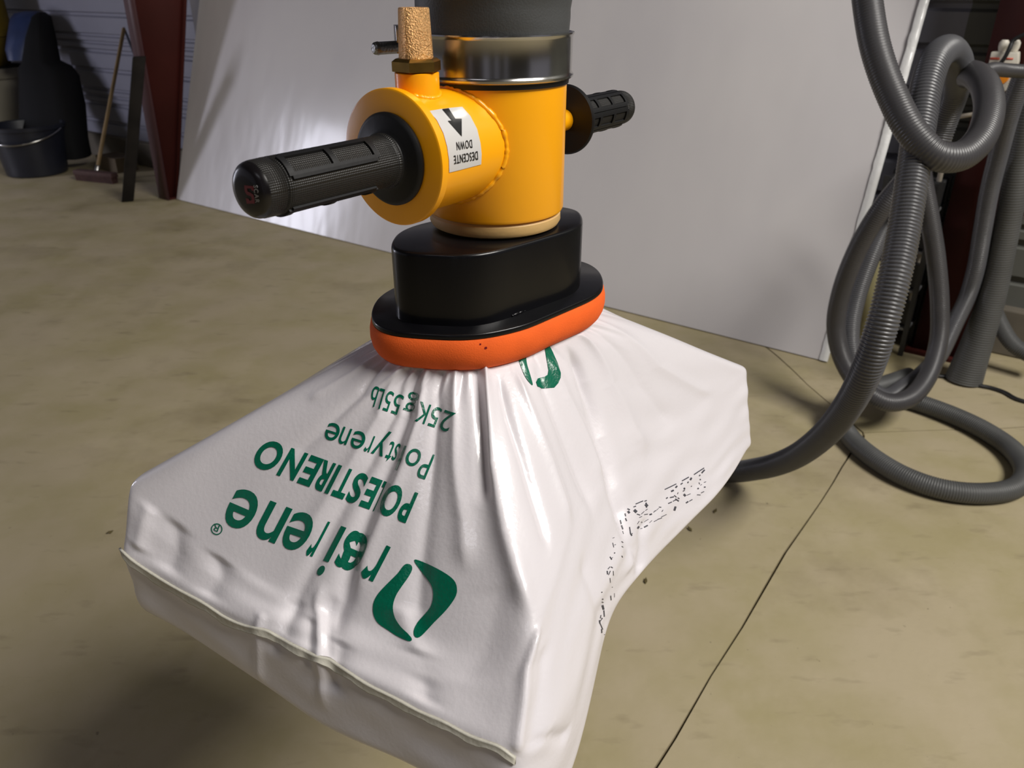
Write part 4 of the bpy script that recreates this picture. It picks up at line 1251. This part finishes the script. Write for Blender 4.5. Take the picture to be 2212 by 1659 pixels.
for L__ in (T_, B_):
    for _ in range(2):
        for i in range(1, len(L__) - 1): L__[i] = L__[i] * 0.5 + (L__[i - 1] + L__[i + 1]) * 0.25
tip = W(258, 1184, 0.699); tip2 = W(262, 1193, 0.699)
T_ = [tip, tip.lerp(T_[0], 0.5)] + T_; B_ = [tip2, tip2.lerp(B_[0], 0.5)] + B_
vs = []; fs = []; n_ = len(T_)
outdir = (B_s - A_s); outdir = Vector((outdir.y, -outdir.x, 0)).normalized()
if outdir.y > 0: outdir = -outdir
for i in range(n_):
    t_, b_ = T_[i], B_[i]; e_ = outdir * 0.0011
    vs += [t_ - outdir * 0.0012, t_ + e_ * 0.9 + UP * 0.0003, t_.lerp(b_, 0.12) + e_, t_.lerp(b_, 0.2) + e_ * 0.85, t_.lerp(b_, 0.9) + e_ * 0.85, b_ + e_ * 0.9, b_ + e_ * 0.2 - UP * 0.0005, b_ - outdir * 0.0012]
for i in range(n_ - 1):
    for k in range(8): fs.append((8 * i + k, 8 * i + (k + 1) % 8, 8 * i + 8 + (k + 1) % 8, 8 * i + 8 + k))
fs.append(tuple(range(8))); fs.append(tuple(range(8 * n_ - 8, 8 * n_)))
o = mesh('seam_strip', vs, fs, M['seam'], sack); o['label'] = 'cream sealed seam strip'
# green lettering ----------------------------------------------------------
up_r = (-37, 71)
items = [('r', 844, 815), ('e', 804, 765), ('s', 783, 757), ('i', 749, 736), ('r', 713, 697), ('e', 688, 638), ('n', 632, 584), ('e', 570, 514)]
pg = []
for ch, xa, xb in items:
    bx = [514, 584, 638, 740, 776, 844]; by = [1053, 1083, 1104, 1139, 1152, 1184]
    pg.append(place_glyph(ch, (xa, float(np.interp(xa, bx, by))), (xb, float(np.interp(xb, bx, by))), up_r, XH, 0.012))
decal('lettering', pg, sb, M['green'], sack, 0.0005, 5)
pg = line_glyphs([('P', 903, 881), ('O', 877, 840), ('L', 836, 829), ('E', 826, 803), ('S', 798, 772), ('T', 770, 744), ('I', 739, 731), ('R', 726, 700), ('E', 700, 672), ('N', 666, 629), ('O', 622, 572)], (903, 1068), (572, 949), (-25, 60), (-32, 52), CH, 0.03)
decal('lettering', pg, sb, M['green'], sack, 0.0005, 5)
pgx = line_glyphs([('P', 940, 920), ('o', 915, 886), ('l', 879, 875), ('s', 868, 858), ('t', 857, 845), ('y', 841, 815), ('r', 811, 799), ('e', 795, 768), ('n', 762, 743), ('e', 740, 712)], (940, 983), (710, 911), (-22, 53), (-21, 52), CH, 0.0)
decal('lettering', pgx, sb, M['green'], sack, 0.0005, 5)
pgx = line_glyphs([('2', 985, 962), ('5', 957, 938), ('K', 932, 908), ('g', 903, 880), ('5', 874, 856), ('5', 852, 838), ('L', 833, 822), ('b', 821, 808)], (985, 893), (810, 834), (-17, 41), (-12, 42), CH, 0.0)
decal('lettering', pgx, sb, M['green'], sack, 0.0005, 5)
# registered mark
rg_ = place_glyph('R', (476, 1135), (463, 1131), (-5, 14), CH, 0.0)
ringp = []
for k in range(24):
    t = 2 * math.pi * k / 24; ringp.append((469 + 12.5 * math.cos(t), 1143 + 12.5 * math.sin(t)))
for k in range(24):
    t = 2 * math.pi * k / 24; ringp.append((469 + 10.3 * math.cos(t), 1143 + 10.3 * math.sin(t)))
decal('registered_mark', [rg_, (ringp, [(k, (k + 1) % 24, 24 + (k + 1) % 24, 24 + k) for k in range(24)])], sb, M['green'], sack, 0.0005, 5)
# leaf logo
z6 = lambda l: [(780 + x / 3.136, 1130 + y / 3.136) for x, y in l]
LA = z6([(320, 276), (343, 288), (346, 318), (320, 368), (280, 425), (245, 478), (224, 530), (218, 580), (232, 640), (270, 700), (318, 748), (344, 782), (340, 800), (310, 795), (245, 765), (185, 725), (120, 680), (90, 630), (82, 580), (90, 530), (120, 475), (180, 410), (250, 340), (292, 285)])
LB = z6([(372, 246), (450, 275), (540, 320), (605, 362), (640, 400), (652, 445), (645, 492), (610, 550), (560, 610), (500, 670), (440, 735), (400, 772), (372, 775), (358, 752), (362, 715), (387, 670), (432, 620), (470, 572), (488, 520), (490, 462), (475, 415), (435, 360), (388, 298), (364, 262)])
decal('logo', [smooth_poly(LA, 3), smooth_poly(LB, 3)], sb, M['green'], sack, 0.0005, 6)
z7 = lambda l: [(1000 + x / 3.191, 640 + y / 3.191) for x, y in l]
LC = z7([(378, 415), (405, 405), (430, 402), (440, 470), (458, 530), (479, 605), (468, 608), (430, 560), (400, 490)])
LD = z7([(560, 340), (592, 333), (620, 390), (650, 460), (672, 530), (672, 560), (655, 600), (628, 630), (545, 636), (512, 622), (502, 592), (515, 566), (560, 556), (583, 540), (588, 510), (576, 440), (566, 385)])
decal('logo', [smooth_poly(LC, 3), (LD, [tuple(range(len(LD)))])], sb, M['green'], sack, 0.0005, 5)
# dot matrix code: short dashes
z8 = lambda x, y: (1200 + x / 3.95, 980 + y / 3.95)
strokes = [(1180, 178, 1265, 122, 9), (1245, 165, 1270, 138, 12), (1225, 190, 1232, 180, 9), (1230, 215, 1236, 225, 8), (1078, 232, 1135, 200, 9), (1148, 225, 1158, 205, 14), (1066, 262, 1082, 250, 10), (1125, 250, 1132, 238, 9), (1155, 275, 1160, 280, 8), (1095, 290, 1100, 305, 12), (1085, 320, 1100, 312, 8),
 (1092, 345, 1108, 362, 16), (1118, 355, 1150, 342, 5), (1112, 420, 1130, 408, 12), (1140, 405, 1165, 390, 7), (1205, 350, 1235, 352, 5), (1240, 335, 1265, 322, 6), (1210, 295, 1220, 300, 12), (1265, 285, 1278, 285, 9), (1265, 245, 1282, 240, 5), (1235, 270, 1246, 262, 5), (1222, 245, 1228, 262, 5),
 (930, 305, 1028, 258, 8), (1022, 290, 1036, 275, 13), (985, 322, 1006, 312, 14), (942, 382, 955, 374, 10), (975, 375, 1008, 368, 9), (960, 425, 990, 412, 8), (1000, 405, 1030, 392, 7), (1020, 385, 1050, 405, 9), (1010, 355, 1030, 372, 6), (1012, 485, 1022, 450, 16), (1040, 375, 1055, 385, 7), (1038, 345, 1044, 330, 5),
 (682, 430, 745, 403, 8), (664, 455, 684, 448, 8), (668, 480, 690, 500, 22), (758, 405, 776, 400, 8), (765, 430, 782, 450, 22), (770, 418, 775, 460, 10), (692, 515, 720, 525, 6), (730, 515, 755, 492, 5), (765, 485, 782, 472, 5), (800, 520, 820, 515, 12), (755, 520, 785, 515, 6), (712, 545, 735, 535, 5), (728, 582, 738, 584, 7), (755, 580, 790, 560, 4), (696, 600, 712, 575, 4),
 (698, 638, 710, 620, 14), (755, 628, 785, 612, 12), (800, 590, 820, 570, 4), (720, 640, 740, 636, 4), (835, 500, 850, 485, 6), (850, 490, 880, 465, 4), (880, 455, 900, 458, 6), (905, 495, 915, 480, 5), (838, 580, 870, 562, 5), (870, 560, 905, 548, 6), (900, 540, 945, 518, 5),
 (612, 470, 632, 480, 8), (615, 490, 630, 508, 16), (592, 510, 598, 535, 7), (595, 550, 606, 575, 8), (552, 565, 560, 600, 8), (562, 610, 575, 645, 9), (572, 660, 578, 685, 5), (630, 625, 638, 680, 7), (638, 680, 650, 700, 9), (645, 690, 655, 678, 5),
 (560, 750, 575, 760, 5), (562, 790, 575, 800, 4), (562, 870, 570, 885, 5), (485, 720, 500, 715, 4), (485, 760, 495, 800, 4), (500, 780, 512, 775, 5), (498, 845, 506, 850, 8), (462, 880, 478, 905, 7), (470, 900, 485, 885, 5), (462, 965, 445, 985, 6), (438, 1000, 442, 1030, 8), (465, 1000, 450, 1035, 5), (470, 965, 485, 975, 6), (490, 1000, 492, 1040, 4), (462, 1060, 466, 1100, 4), (480, 1135, 484, 1140, 5), (468, 1210, 472, 1250, 6), (500, 1190, 500, 1225, 3),
 (391, 1178, 394, 1186, 8), (398, 1235, 402, 1245, 8), (392, 1262, 406, 1270, 6), (398, 1290, 408, 1330, 14), (410, 1335, 414, 1390, 7), (385, 1375, 380, 1405, 6), (390, 1400, 398, 1410, 6), (372, 1420, 376, 1450, 9), (378, 1450, 400, 1500, 6), (390, 1495, 392, 1530, 7), (392, 1408, 380, 1430, 5), (413, 1540, 416, 1545, 5), (418, 1575, 420, 1578, 6), (408, 1640, 418, 1655, 14)]
pgs = []
for x0, y0, x1, y1, w_ in strokes:
    d = Vector((x1 - x0, y1 - y0)); L_ = max(d.length, 1); nrm = Vector((-d.y, d.x)) / L_ * w_ / 2
    qd = [z8(x0 + nrm.x, y0 + nrm.y), z8(x1 + nrm.x, y1 + nrm.y), z8(x1 - nrm.x, y1 - nrm.y), z8(x0 - nrm.x, y0 - nrm.y)]
    pgs.append((qd, [(0, 1, 2, 3)]))
decal('date_code', pgs, sb, M['dots'], sack, 0.0005, 6)
bpy.context.view_layer.update()
